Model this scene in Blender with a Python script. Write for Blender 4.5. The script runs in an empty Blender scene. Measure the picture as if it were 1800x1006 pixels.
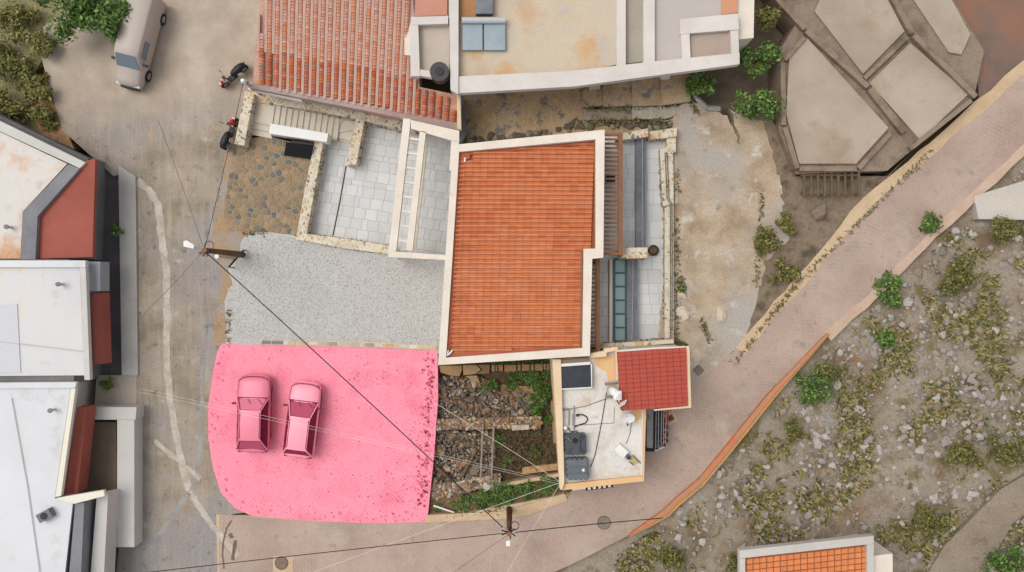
import bpy, math, random
from mathutils import Vector, Matrix
R = random.Random(7)
C = bpy.context.scene.collection
S = bpy.context.scene

# ------------------------------------------------------------------ camera, sky, sun, exposure
H = 45.0            # drone height above the lane
F = 1485.0          # focal length in photograph pixels
cam = bpy.data.cameras.new('camera'); co = bpy.data.objects.new('camera', cam); C.objects.link(co)
co.location = (0, 0, H); co.rotation_euler = (0, 0, 0)
cam.sensor_width = 36; cam.lens = F/1800*36; cam.clip_end = 2000
S.camera = co
S.render.resolution_x = 1024; S.render.resolution_y = 572
W = bpy.data.worlds.new('World'); S.world = W; W.use_nodes = True
wn = W.node_tree.nodes; wl = W.node_tree.links
bgn = wn['Background']
sky = wn.new('ShaderNodeTexSky'); sky.sky_type = 'NISHITA'; sky.sun_disc = False
SUN_EL, SUN_AZ = math.radians(62), math.radians(-68)     # high, from the west
sky.sun_elevation = SUN_EL; sky.sun_rotation = SUN_AZ
sky.air_density = 1.0; sky.dust_density = 3.0; sky.ozone_density = 1.0
hs = wn.new('ShaderNodeHueSaturation'); hs.inputs['Saturation'].default_value = 0.18   # thin bright overcast
wl.new(sky.outputs[0], hs.inputs['Color']); wl.new(hs.outputs[0], bgn.inputs[0])
bgn.inputs[1].default_value = 0.15
sl = bpy.data.lights.new('sun', 'SUN'); sl.energy = 0.9; sl.angle = math.radians(35); sl.color = (1, .95, .87)
so = bpy.data.objects.new('sun', sl); C.objects.link(so)
sd = Vector((math.sin(SUN_AZ)*math.cos(SUN_EL), math.cos(SUN_AZ)*math.cos(SUN_EL), math.sin(SUN_EL)))
so.rotation_euler = sd.to_track_quat('Z', 'Y').to_euler(); so.location = sd*80
S.view_settings.view_transform = 'Standard'; S.view_settings.look = 'None'
S.view_settings.gamma = 1; S.view_settings.use_curve_mapping = False
S.view_settings.exposure = 0.42
K = 0.80            # albedo for a surface whose lit colour in the picture is given in sRGB

# ------------------------------------------------------------------ helpers
def P(px, py, z=0.0):
    s = (H-z)/F
    return Vector(((px-900)*s, -(py-503)*s, z))
def Q(p, z): v = P(p[0], p[1], z); return (v.x, v.y)
def lin(v):
    v /= 255.0
    return v/12.92 if v <= .04045 else ((v+.055)/1.055)**2.4
def c(r, g, b, k=None):
    k = K if k is None else k
    return (lin(r)*k, lin(g)*k, lin(b)*k, 1)

def nd(nt, t, **kw):
    n = nt.nodes.new(t)
    for a, v in kw.items(): setattr(n, a, v)
    return n
def mix(nt, a, b, fac, mode='MIX'):
    m = nd(nt, 'ShaderNodeMix', data_type='RGBA', blend_type=mode)
    for s, v in ((m.inputs[0], fac), (m.inputs[6], a), (m.inputs[7], b)):
        if isinstance(v, (int, float, tuple)): s.default_value = v
        else: nt.links.new(v, s)
    return m.outputs[2]
def noise(nt, pos, scale, detail=6, rough=.6, dist=0):
    n = nd(nt, 'ShaderNodeTexNoise'); n.inputs['Scale'].default_value = scale
    n.inputs['Detail'].default_value = detail; n.inputs['Roughness'].default_value = rough
    n.inputs['Distortion'].default_value = dist
    nt.links.new(pos, n.inputs['Vector']); return n.outputs['Fac']
def ramp(nt, fac, stops, interp='LINEAR'):
    r = nd(nt, 'ShaderNodeValToRGB'); r.color_ramp.interpolation = interp
    e = r.color_ramp.elements
    while len(e) < len(stops): e.new(.5)
    for i, (p, col) in enumerate(stops): e[i].position = p; e[i].color = col
    nt.links.new(fac, r.inputs[0]); return r.outputs[0]
def bw(a, b): return [(a, (0, 0, 0, 1)), (b, (1, 1, 1, 1))]

MATS = {}
def mat(name, cols, scale=.8, grain=.25, gs=14, rnd=0.0, rough=.85, bump=.25, bs=18, spots=None, spec=.3, metal=0, hue=0.0, big=None):
    """cols: colours spread over a noise; grain: fine value variation; rnd: per-object variation; spots: (colour, scale, lo, hi)"""
    if name in MATS: return MATS[name]
    m = bpy.data.materials.new(name); m.use_nodes = True; nt = m.node_tree
    b = nt.nodes['Principled BSDF']
    pos = nd(nt, 'ShaderNodeNewGeometry').outputs['Position']
    if len(cols) == 1: col = cols[0]
    else:
        n = len(cols)
        col = ramp(nt, noise(nt, pos, scale, 7, .62), [(.33+.34*i/(n-1), cc) for i, cc in enumerate(cols)])
    if big:
        col = mix(nt, col, big[0], ramp(nt, noise(nt, pos, big[1], 5, .55, .6), bw(big[2], big[3])))
    if spots:
        for sp in (spots if isinstance(spots, list) else [spots]):
            col = mix(nt, col, sp[0], ramp(nt, noise(nt, pos, sp[1], 5, .65), bw(sp[2], sp[3])))
    if grain:
        g = ramp(nt, noise(nt, pos, gs, 4, .75), [(.3, (1-grain,)*3+(1,)), (.7, (1+grain*.6,)*3+(1,))])
        col = mix(nt, col, g, 1.0, 'MULTIPLY')
    if rnd or hue:
        oi = nd(nt, 'ShaderNodeObjectInfo')
        h = nd(nt, 'ShaderNodeHueSaturation')
        mr = nd(nt, 'ShaderNodeMapRange'); mr.inputs[3].default_value = 1-rnd; mr.inputs[4].default_value = 1+rnd
        nt.links.new(oi.outputs['Random'], mr.inputs[0]); nt.links.new(mr.outputs[0], h.inputs['Value'])
        if hue:
            mm = nd(nt, 'ShaderNodeMath', operation='MULTIPLY'); mm.inputs[1].default_value = 7.31
            fr = nd(nt, 'ShaderNodeMath', operation='FRACT')
            nt.links.new(oi.outputs['Random'], mm.inputs[0]); nt.links.new(mm.outputs[0], fr.inputs[0])
            m2 = nd(nt, 'ShaderNodeMapRange'); m2.inputs[3].default_value = 1-hue; m2.inputs[4].default_value = 1+hue*.5
            nt.links.new(fr.outputs[0], m2.inputs[0]); nt.links.new(m2.outputs[0], h.inputs['Saturation'])
        if isinstance(col, tuple): h.inputs['Color'].default_value = col
        else: nt.links.new(col, h.inputs['Color'])
        col = h.outputs[0]
    if isinstance(col, tuple): b.inputs['Base Color'].default_value = col
    else: nt.links.new(col, b.inputs['Base Color'])
    b.inputs['Roughness'].default_value = rough; b.inputs['Metallic'].default_value = metal
    b.inputs['Specular IOR Level'].default_value = spec
    if bump:
        bp = nd(nt, 'ShaderNodeBump'); bp.inputs['Strength'].default_value = bump; bp.inputs['Distance'].default_value = .03
        nt.links.new(noise(nt, pos, bs, 5, .7), bp.inputs['Height']); nt.links.new(bp.outputs[0], b.inputs['Normal'])
    MATS[name] = m; return m
def streaks(m, col, amt):
    """long thin scrapes in several directions"""
    nt = m.node_tree; b = nt.nodes['Principled BSDF']; src = b.inputs['Base Color'].links[0].from_socket
    pos = nd(nt, 'ShaderNodeNewGeometry').outputs['Position']
    for ang, sc in ((.3, (3.5, .35, 1)), (-.9, (5, .4, 1)), (.9, (4, .3, 1))):
        mp = nd(nt, 'ShaderNodeMapping'); mp.inputs['Rotation'].default_value = (0, 0, ang); mp.inputs['Scale'].default_value = sc
        nt.links.new(pos, mp.inputs['Vector']); mask = ramp(nt, noise(nt, mp.outputs[0], 1.0, 3, .5, .5), [(.55, (0, 0, 0, 1)), (.66, (amt, amt, amt, 1))])
        src = mix(nt, src, col, mask)
    nt.links.new(src, b.inputs['Base Color'])
def objrand(name, cols, rough=.85, grain=.25, gs=16, bump=.3, interp='CONSTANT'):
    """pieces that share one material but each take one colour of a short list"""
    if name in MATS: return MATS[name]
    m = mat(name, [cols[0]], grain=0, bump=bump, rough=rough); nt = m.node_tree; b = nt.nodes['Principled BSDF']
    oi = nd(nt, 'ShaderNodeObjectInfo'); n = len(cols)
    col = ramp(nt, oi.outputs['Random'], [(i/n, cc) for i, cc in enumerate(cols)], interp)
    pos = nd(nt, 'ShaderNodeNewGeometry').outputs['Position']
    g = ramp(nt, noise(nt, pos, gs, 4, .75), [(.3, (1-grain,)*3+(1,)), (.7, (1+grain*.6,)*3+(1,))])
    nt.links.new(mix(nt, col, g, 1.0, 'MULTIPLY'), b.inputs['Base Color'])
    return m

import mathutils.noise as mnoise
def mathutils_noise(x, y): return mnoise.noise(Vector((x, y, 4.0)))
class MB:
    def __init__(s): s.v = []; s.f = []; s.m = []; s.uv = {}
    def add(s, vs, fs, mi=0):
        o = len(s.v); s.v += [tuple(v) for v in vs]
        for f in fs: s.f.append(tuple(o+i for i in f)); s.m.append(mi)
        return s
    def prism(s, xy, z0, z1, mi=0, top=1.0):
        n = len(xy)
        a = sum(xy[i][0]*xy[(i+1) % n][1]-xy[(i+1) % n][0]*xy[i][1] for i in range(n))
        if a < 0: xy = xy[::-1]
        cx = sum(p[0] for p in xy)/n; cy = sum(p[1] for p in xy)/n
        zt = z1 if callable(z1) else (lambda x, y: z1)
        bot = [(x, y, z0) for x, y in xy]
        tp = [(cx+(x-cx)*top, cy+(y-cy)*top) for x, y in xy]
        tp = [(x, y, zt(x, y)) for x, y in tp]
        fs = [tuple(range(n-1, -1, -1)), tuple(range(n, 2*n))]
        fs += [(i, (i+1) % n, n+(i+1) % n, n+i) for i in range(n)]
        return s.add(bot+tp, fs, mi)
    def ppx(s, pts, z0, z1, mi=0, top=1.0):
        return s.prism([Q(p, z1) for p in pts], z0, z1, mi, top)
    def sheet(s, pts, z, mi=0):
        xy = [Q(p, z) for p in pts]; n = len(xy)
        a = sum(xy[i][0]*xy[(i+1) % n][1]-xy[(i+1) % n][0]*xy[i][1] for i in range(n))
        if a < 0: xy = xy[::-1]
        return s.add([(x, y, z) for x, y in xy], [tuple(range(n))], mi)
    def box(s, ctr, size, rz=0.0, mi=0, M=None):
        sx, sy, sz = size[0]/2, size[1]/2, size[2]/2
        vs = [Vector((x, y, z)) for z in (-sz, sz) for y in (-sy, sy) for x in (-sx, sx)]
        Mx = Matrix.Translation(Vector(ctr)) @ (M if M is not None else Matrix.Rotation(rz, 4, 'Z'))
        return s.add([Mx @ v for v in vs], [(0, 2, 3, 1), (4, 5, 7, 6), (0, 1, 5, 4), (1, 3, 7, 5), (3, 2, 6, 7), (2, 0, 4, 6)], mi)
    def tube(s, path, r, n=6, mi=0, r1=None, cap=True):
        path = [Vector(p) for p in path]; rings = []; L = len(path)
        for i, p in enumerate(path):
            d = (path[min(i+1, L-1)]-path[max(i-1, 0)]).normalized()
            u = d.orthogonal().normalized() if abs(d.z) > .98 else Vector((0, 0, 1)).cross(d).normalized()
            w = d.cross(u); rr = r if r1 is None else r+(r1-r)*i/(L-1)
            rings.append([p+u*math.cos(2*math.pi*k/n)*rr+w*math.sin(2*math.pi*k/n)*rr for k in range(n)])
        vs = [v for ring in rings for v in ring]; fs = []
        for i in range(L-1):
            for k in range(n): fs.append((i*n+k, i*n+(k+1) % n, (i+1)*n+(k+1) % n, (i+1)*n+k))
        if cap: fs += [tuple(range(n-1, -1, -1)), tuple((L-1)*n+k for k in range(n))]
        return s.add(vs, fs, mi)
    def cyl(s, p0, p1, r, n=16, mi=0, r1=None): return s.tube([p0, p1], r, n, mi, r1)
    def rock(s, ctr, r, flat=.6, mi=0, rng=R, rz=None):
        """irregular 20-triangle stone"""
        t = (1+5**.5)/2
        base = [(-1, t, 0), (1, t, 0), (-1, -t, 0), (1, -t, 0), (0, -1, t), (0, 1, t), (0, -1, -t), (0, 1, -t), (t, 0, -1), (t, 0, 1), (-t, 0, -1), (-t, 0, 1)]
        fs = [(0, 11, 5), (0, 5, 1), (0, 1, 7), (0, 7, 10), (0, 10, 11), (1, 5, 9), (5, 11, 4), (11, 10, 2), (10, 7, 6), (7, 1, 8), (3, 9, 4), (3, 4, 2), (3, 2, 6), (3, 6, 8), (3, 8, 9), (4, 9, 5), (2, 4, 11), (6, 2, 10), (8, 6, 7), (9, 8, 1)]
        sx, sy = rng.uniform(.7, 1.25), rng.uniform(.6, 1.0); a = rng.uniform(0, 6.28) if rz is None else rz
        vs = []
        for x, y, z in base:
            k = r/1.9*rng.uniform(.58, 1.25); x, y, z = x*k*sx, y*k*sy, z*k*flat
            vs.append((ctr[0]+x*math.cos(a)-y*math.sin(a), ctr[1]+x*math.sin(a)+y*math.cos(a), ctr[2]+z))
        return s.add(vs, fs, mi)
    def loft(s, rings, mi=0, caps=True, closed=True):
        n = len(rings[0]); vs = [v for r in rings for v in r]; fs = []
        for i in range(len(rings)-1):
            for k in range(n if closed else n-1):
                fs.append((i*n+k, i*n+(k+1) % n, (i+1)*n+(k+1) % n, (i+1)*n+k))
        if caps and closed: fs += [tuple(range(n-1, -1, -1)), tuple((len(rings)-1)*n+k for k in range(n))]
        return s.add(vs, fs, mi)
    def build(s, name, mats, parent=None, smooth=False, origin=False, **props):
        if not isinstance(mats, (list, tuple)): mats = [mats]
        off = Vector((0, 0, 0))
        if parent is not None: off = LOC[parent.name]
        elif origin and s.v:
            n = len(s.v); off = Vector((sum(v[0] for v in s.v)/n, sum(v[1] for v in s.v)/n, min(v[2] for v in s.v)))
        me = bpy.data.meshes.new(name)
        me.from_pydata([(v[0]-off.x, v[1]-off.y, v[2]-off.z) for v in s.v], [], s.f)
        for mm in mats: me.materials.append(mm)
        me.polygons.foreach_set('material_index', s.m)
        if smooth: me.polygons.foreach_set('use_smooth', [True]*len(s.f))
        me.update()
        o = bpy.data.objects.new(name, me); C.objects.link(o)
        if parent is not None: o.parent = parent; LOC[o.name] = off
        else: o.location = off; LOC[o.name] = off
        for k, v in props.items(): o[k] = v
        return o
LOC = {}
def thing(name, label, cat, loc, group=None, kind=None):
    o = bpy.data.objects.new(name, None); C.objects.link(o); o.location = loc; o.empty_display_size = .3
    o['label'] = label; o['category'] = cat
    if group: o['group'] = group
    LOC[o.name] = Vector(loc); return o
def tag(o, label, cat, group=None):
    o['label'] = label; o['category'] = cat
    if group: o['group'] = group
    return o
def piece(mesh, name, parent, loc, rz=0, sc=1.0, rot=None):
    """one more piece that shares its mesh; loc in world coordinates"""
    o = bpy.data.objects.new(name, mesh); C.objects.link(o); o.parent = parent
    o.location = Vector(loc)-LOC[parent.name]
    o.rotation_euler = rot if rot else (0, 0, rz)
    o.scale = sc if isinstance(sc, tuple) else (sc, sc, sc); return o

def clip(poly, a, b):
    """part of poly (any) to the left of the line a->b"""
    out = []; n = len(poly)
    d = lambda p: (b[0]-a[0])*(p[1]-a[1])-(b[1]-a[1])*(p[0]-a[0])
    for i in range(n):
        p, q = poly[i], poly[(i+1) % n]; dp, dq = d(p), d(q)
        if dp >= 0: out.append(p)
        if dp*dq < 0:
            t = dp/(dp-dq); out.append((p[0]+(q[0]-p[0])*t, p[1]+(q[1]-p[1])*t))
    return out
def area(p): return abs(sum(p[i][0]*p[(i+1) % len(p)][1]-p[(i+1) % len(p)][0]*p[i][1] for i in range(len(p))))/2
def ccw(p):
    a = sum(p[i][0]*p[(i+1) % len(p)][1]-p[(i+1) % len(p)][0]*p[i][1] for i in range(len(p)))
    return p if a > 0 else p[::-1]
def inside(p, poly):
    r = False; n = len(poly)
    for i in range(n):
        a, b = poly[i], poly[(i+1) % n]
        if (a[1] > p[1]) != (b[1] > p[1]) and p[0] < (b[0]-a[0])*(p[1]-a[1])/(b[1]-a[1])+a[0]: r = not r
    return r
def cliprect(poly, quad):
    quad = ccw(quad)
    for i in range(len(quad)):
        poly = clip(poly, quad[i], quad[(i+1) % len(quad)])
        if len(poly) < 3: return []
    return poly
def scatter(poly, n, rng=R, mind=0):
    xs = [p[0] for p in poly]; ys = [p[1] for p in poly]; out = []; t = 0
    while len(out) < n and t < n*40:
        t += 1; p = (rng.uniform(min(xs), max(xs)), rng.uniform(min(ys), max(ys)))
        if inside(p, poly) and (not mind or all((p[0]-q[0])**2+(p[1]-q[1])**2 > mind*mind for q in out)): out.append(p)
    return out
def voronoi(poly, seeds, gap):
    poly = ccw(poly); cells = []
    for i, s in enumerate(seeds):
        near = sorted((t for j, t in enumerate(seeds) if j != i), key=lambda t: (t[0]-s[0])**2+(t[1]-s[1])**2)[:16]
        cell = poly
        for t in near:
            dx, dy = t[0]-s[0], t[1]-s[1]; d = math.hypot(dx, dy)
            mx, my = s[0]+dx*(.5-gap/2/d), s[1]+dy*(.5-gap/2/d)
            cell = clip(cell, (mx, my), (mx-dy, my+dx))
            if len(cell) < 3: break
        if len(cell) >= 3 and area(cell) > 6: cells.append(cell)
    return cells
def grid_cells(poly, o, u, v, widths, height, gap, rng=R, stagger=True):
    """courses of slabs in the frame o,u,v (pixels), clipped to poly"""
    ul = math.hypot(*u); vl = math.hypot(*v); u = (u[0]/ul, u[1]/ul); v = (v[0]/vl, v[1]/vl)
    det = u[0]*v[1]-u[1]*v[0]
    uv = [(((p[0]-o[0])*v[1]-(p[1]-o[1])*v[0])/det, ((p[1]-o[1])*u[0]-(p[0]-o[0])*u[1])/det) for p in poly]
    u0, u1 = min(p[0] for p in uv), max(p[0] for p in uv); v0, v1 = min(p[1] for p in uv), max(p[1] for p in uv)
    out = []; y = v0; r = 0
    while y < v1:
        h = rng.choice(height) if isinstance(height, (list, tuple)) else height
        x = u0-(rng.uniform(0, widths[0]) if stagger else 0)
        while x < u1:
            w = rng.choice(widths)
            q = [(x+gap/2, y+gap/2), (x+w-gap/2, y+gap/2), (x+w-gap/2, y+h-gap/2), (x+gap/2, y+h-gap/2)]
            q = [(o[0]+a*u[0]+b*v[0], o[1]+a*u[1]+b*v[1]) for a, b in q]
            cl = cliprect(poly, q)
            if len(cl) >= 3 and area(cl) > 8: out.append((cl, r))
            x += w
        y += h; r += 1
    return out

# ------------------------------------------------------------------ materials
M_ground = mat('earth', [c(112, 98, 82), c(140, 124, 104), c(95, 84, 70)], .6, .3)
M_lane = mat('worn_concrete', [c(138, 124, 107), c(162, 147, 129), c(178, 162, 143)], .6, .28, 12,
             spots=[(c(116, 106, 96), 1.7, .57, .72), (c(184, 156, 122), .9, .59, .75), (c(108, 98, 88), 8, .66, .74), (c(186, 178, 166), 1.2, .62, .72)], big=(c(152, 146, 143), .16, .45, .65))
streaks(M_lane, c(184, 174, 162), .2)
def paler_uphill():
    """the concrete turns to the paler, dustier pour of the plaza beyond the scooter"""
    nt = M_lane.node_tree; b = nt.nodes['Principled BSDF']; src = b.inputs['Base Color'].links[0].from_socket
    pos = nd(nt, 'ShaderNodeNewGeometry').outputs['Position']; sx = nd(nt, 'ShaderNodeSeparateXYZ'); nt.links.new(pos, sx.inputs[0])
    ad = nd(nt, 'ShaderNodeMath', operation='MULTIPLY_ADD'); nt.links.new(noise(nt, pos, .35, 6, .65), ad.inputs[0]); ad.inputs[1].default_value = 7; nt.links.new(sx.outputs[1], ad.inputs[2])
    mr = nd(nt, 'ShaderNodeMapRange'); mr.inputs[1].default_value = 11.0; mr.inputs[2].default_value = 14.0; nt.links.new(ad.outputs[0], mr.inputs[0])
    pale = ramp(nt, noise(nt, pos, .5, 6, .6), [(.35, c(168, 152, 136)), (.5, c(182, 165, 147)), (.65, c(194, 180, 164))])
    g = ramp(nt, noise(nt, pos, 12, 4, .75), [(.3, (.88, .88, .88, 1)), (.7, (1.08, 1.08, 1.08, 1))])
    pale = mix(nt, pale, g, 1.0, 'MULTIPLY')
    nt.links.new(mix(nt, src, pale, mr.outputs[0]), b.inputs['Base Color'])
paler_uphill()
M_plaza = mat('plaza_concrete', [c(172, 156, 140), c(186, 170, 152), c(196, 182, 166)], .35, .12, 12, big=(c(196, 190, 184), .16, .5, .7))
M_dirt = mat('dusty_concrete', [c(160, 138, 113), c(184, 163, 138), c(198, 179, 156)], .8, .32, 12,
             spots=[(c(146, 126, 106), 1.5, .58, .76), (c(204, 196, 184), .9, .58, .7), (c(120, 104, 88), 6, .68, .76)], big=(c(178, 170, 160), .22, .46, .62))
M_verge = mat('stained_verge', [c(158, 142, 124), c(170, 146, 120), c(176, 146, 112), c(158, 126, 94)], 1.1, .3, 12, spots=(c(166, 154, 142), .7, .5, .62))
M_brown = mat('brown_soil', [c(150, 112, 74), c(178, 140, 98), c(128, 98, 70)], .9, .3, 14)
M_alley = mat('alley_concrete', [c(162, 136, 104), c(188, 160, 126), c(174, 158, 138)], .8, .35, 12, spots=[(c(122, 116, 110), 1.6, .54, .64), (c(186, 162, 130), 1.1, .6, .72), (c(96, 84, 70), 3, .66, .76)])
M_gravelbase = mat('gravel_bed', [c(196, 193, 188), c(205, 202, 198)], .5, .45, 26, bump=.8, bs=30, spots=(c(150, 142, 132), 9, .63, .72))
M_peb = [mat('pebble_white', [c(225, 222, 216)], grain=.1), mat('pebble_grey', [c(182, 178, 172)], grain=.1), mat('pebble_dark', [c(142, 134, 126)], grain=.1), mat('pebble_tan', [c(196, 180, 156)], grain=.1)]
M_trench = mat('patched_concrete', [c(172, 161, 147), c(192, 181, 167), c(206, 196, 182)], 1.6, .25, 10)
M_greypatch = mat('grey_patch', [c(142, 138, 134), c(168, 164, 158)], 1.0, .22)
M_kerb = mat('kerb_concrete', [c(196, 166, 132), c(212, 186, 152)], .8, .2)
M_stucco = mat('cream_render', [c(222, 208, 192), c(232, 221, 207)], .9, .07, bump=.1, spots=[(c(206, 190, 172), 1.3, .62, .8)])
M_white = mat('white_render', [c(228, 224, 218), c(238, 235, 230)], .6, .05, bump=.1)
M_dark = mat('black_metal', [c(40, 42, 46)], grain=.1, rough=.55, bump=0)
M_black = mat('black_rubber', [c(26, 26, 28)], grain=.1, rough=.5, bump=0)
M_wire = mat('black_cable', [c(38, 34, 34)], grain=0, rough=.6, bump=0)
M_wirew = mat('white_cable', [c(222, 214, 206)], grain=0, rough=.6, bump=0)
M_wireg = mat('grey_cable', [c(110, 104, 98)], grain=0, rough=.6, bump=0)
M_steel = mat('grey_steel', [c(150, 152, 154), c(172, 174, 176)], .8, .1, rough=.45, metal=.3, bump=0)
M_roofbed = mat('red_mortar', [c(168, 90, 64), c(188, 104, 74)], 1.0, .2)
M_tile = mat('terracotta_tile', [c(210, 125, 82), c(219, 136, 91), c(200, 114, 74)], .35, .18, 20, rnd=.045, hue=.05, bump=.15, spots=[(c(218, 164, 134), 5, .66, .78), (c(180, 98, 66), 2.4, .66, .82)])
M_red = mat('red_pressed_tile', [c(172, 72, 58), c(180, 77, 61)], .5, .08, rnd=.04, bump=.05, rough=.6)
M_wood = mat('brown_timber', [c(130, 92, 66), c(150, 108, 80)], 1.2, .15, rnd=.12)
M_slab = mat('pale_paving', [c(202, 202, 200), c(213, 213, 210)], .6, .1, rnd=.075, hue=.8, bump=.06, rough=.6)
M_joint = mat('paving_joint', [c(176, 174, 171), c(190, 188, 184)], 1, .2)
M_step = mat('cream_stone_step', [c(206, 194, 176), c(220, 210, 194)], .8, .1, bump=.1)
M_mortar = mat('cream_mortar', [c(212, 198, 174), c(224, 212, 190), c(196, 182, 158)], 1.5, .25)
M_mortar2 = mat('paving_mortar', [c(152, 134, 110), c(164, 146, 120), c(140, 124, 102)], .8, .25)
M_wallstone = objrand('wall_stone', [c(216, 180, 130), c(206, 196, 178), c(166, 152, 136), c(206, 164, 122), c(222, 210, 188), c(136, 130, 126), c(210, 186, 148), c(190, 176, 154), c(214, 202, 180), c(198, 184, 160)])
M_flag = objrand('flagstone', [c(150, 130, 102), c(142, 124, 99), c(160, 138, 110), c(134, 118, 94), c(112, 110, 104), c(168, 138, 110), c(150, 130, 104), c(142, 122, 96), c(164, 140, 108), c(152, 126, 96), c(120, 116, 106), c(162, 134, 100), c(150, 132, 102), c(170, 144, 112), c(104, 106, 108), c(156, 128, 96)])
M_rub = objrand('rubble_stone', [c(130, 114, 98), c(110, 98, 86), c(152, 132, 110), c(150, 112, 78), c(100, 92, 86), c(176, 160, 138), c(128, 98, 70), c(124, 116, 108)], grain=.4)
M_rubs = [mat('rubble_grey', [c(134, 122, 110)], grain=.35), mat('rubble_dark', [c(98, 88, 78)], grain=.35), mat('rubble_pale', [c(176, 162, 142)], grain=.3), mat('rubble_tan', [c(160, 122, 86)], grain=.3)]
M_pit = mat('rubble_soil', [c(82, 66, 50), c(112, 90, 66), c(62, 50, 40)], 1.4, .4, 12)
M_leaf = [mat('leaf_dark', [c(60, 84, 34)], grain=0, bump=0, rough=.6), mat('leaf_mid', [c(88, 116, 48)], grain=0, bump=0, rough=.6), mat('leaf_light', [c(122, 150, 70)], grain=0, bump=0, rough=.6)]
M_olive = [mat('olive_dark', [c(84, 84, 40)], grain=0, bump=0, rough=.7), mat('olive_mid', [c(112, 110, 56)], grain=0, bump=0, rough=.7), mat('olive_light', [c(146, 138, 78)], grain=0, bump=0, rough=.7)]
M_stem = mat('twig_bark', [c(98, 80, 60), c(120, 100, 78)], 3, .3)
M_glass = mat('teal_glass', [c(122, 148, 148), c(138, 160, 158)], .8, .05, rough=.15, spec=.6, bump=0, rnd=.1)
M_granite = mat('grey_granite', [c(112, 114, 120), c(136, 138, 144)], 1.2, .3, 22, bump=.1)
M_post = mat('pole_timber', [c(92, 66, 46), c(120, 86, 60)], 1.5, .35, 16)
M_pink = None

def dots(m, col, half, amt):
    nt = m.node_tree; b = nt.nodes['Principled BSDF']; src = b.inputs['Base Color'].links[0].from_socket
    sx = nd(nt, 'ShaderNodeSeparateXYZ'); nt.links.new(nd(nt, 'ShaderNodeNewGeometry').outputs['Position'], sx.inputs[0]); cs = []
    for k in (0, 1):
        mu = nd(nt, 'ShaderNodeMath', operation='MULTIPLY'); mu.inputs[1].default_value = math.pi/half; nt.links.new(sx.outputs[k], mu.inputs[0])
        co_ = nd(nt, 'ShaderNodeMath', operation='COSINE'); nt.links.new(mu.outputs[0], co_.inputs[0]); cs.append(co_.outputs[0])
    pr = nd(nt, 'ShaderNodeMath', operation='MULTIPLY'); nt.links.new(cs[0], pr.inputs[0]); nt.links.new(cs[1], pr.inputs[1])
    mask = ramp(nt, pr.outputs[0], [(.45, (0, 0, 0, 1)), (.7, (amt, amt, amt, 1))])
    nt.links.new(mix(nt, src, col, mask), b.inputs['Base Color'])
def pink_material():
    m = mat('pink_gravel', [c(244, 136, 156, .85), c(248, 148, 167, .85), c(238, 125, 147, .85)], .5, .2, 16, bump=.4, bs=22,
            spots=[(c(150, 52, 80, .85), 7, .66, .74), (c(206, 88, 112, .85), 2.5, .62, .76), (c(140, 44, 74, .85), 13, .66, .74)])
    dots(m, c(255, 214, 222, .85), .106, .13)
    return m
M_pink = pink_material()
M_pinkedge = mat('pink_dirt', [c(226, 108, 132, .85), c(240, 126, 148, .85), c(196, 78, 106, .85)], 2.2, .35, 12, bump=.5, spots=(c(150, 52, 80, .85), 6, .62, .72))
M_pinkrock = objrand('pink_rock', [c(216, 98, 124, .85), c(232, 122, 144, .85), c(186, 76, 102, .85), c(150, 54, 80, .85)])

def brick_material():
    m = mat('brick_paving', [c(168, 146, 132), c(184, 161, 147), c(196, 173, 158)], .35, .18, 12, bump=0,
            spots=[(c(166, 150, 132), .7, .53, .72), (c(148, 130, 118), 1.4, .6, .76), (c(188, 172, 152), .5, .58, .7)], rough=.85)
    nt = m.node_tree; b = nt.nodes['Principled BSDF']
    src = b.inputs['Base Color'].links[0].from_socket
    uv = nd(nt, 'ShaderNodeUVMap'); uv.uv_map = 'UVMap'
    br = nd(nt, 'ShaderNodeTexBrick'); br.offset = .5
    br.inputs['Scale'].default_value = 1; br.inputs['Brick Width'].default_value = .24; br.inputs['Row Height'].default_value = .12
    br.inputs['Mortar Size'].default_value = .011; br.inputs['Mortar Smooth'].default_value = .3
    br.inputs['Color1'].default_value = (1.06, 1.04, 1.03, 1); br.inputs['Color2'].default_value = (.93, .92, .92, 1); br.inputs['Mortar'].default_value = (.55, .53, .5, 1)
    nt.links.new(uv.outputs[0], br.inputs['Vector'])
    pos = nd(nt, 'ShaderNodeNewGeometry').outputs['Position']
    fade = ramp(nt, noise(nt, pos, .55, 4, .6), [(.4, (.1, .1, .1, 1)), (.68, (.9, .9, .9, 1))])
    col = mix(nt, src, mix(nt, src, br.outputs['Color'], 1.0, 'MULTIPLY'), fade)
    nt.links.new(col, b.inputs['Base Color'])
    bp = nd(nt, 'ShaderNodeBump'); bp.inputs['Strength'].default_value = .3; bp.inputs['Distance'].default_value = .01; bp.invert = True
    nt.links.new(br.outputs['Fac'], bp.inputs['Height']); nt.links.new(bp.outputs[0], b.inputs['Normal'])
    return m
M_brick = brick_material()

# ------------------------------------------------------------------ ground, lanes, road
def structure(mb, name, m, smooth=False, **kw): return mb.build(name, m, smooth=smooth, kind='structure', **kw)
structure(MB().sheet([(-6000, -4000), (8000, -4000), (8000, 5000), (-6000, 5000)], -1.5), 'ground', M_ground)

def rough(pts, amp, step=9, rng=R):
    out = []
    for i, a in enumerate(pts):
        b = pts[(i+1) % len(pts)]; n = max(1, int(math.hypot(b[0]-a[0], b[1]-a[1])/step))
        for k in range(n): out.append((a[0]+(b[0]-a[0])*k/n+rng.uniform(-amp, amp), a[1]+(b[1]-a[1])*k/n+rng.uniform(-amp, amp)))
    return out
def region(name, pts, z, m, z0=-1.5, amp=0):
    return structure(MB().ppx(rough(pts, amp) if amp else pts, z0, z), name, m)
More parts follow.
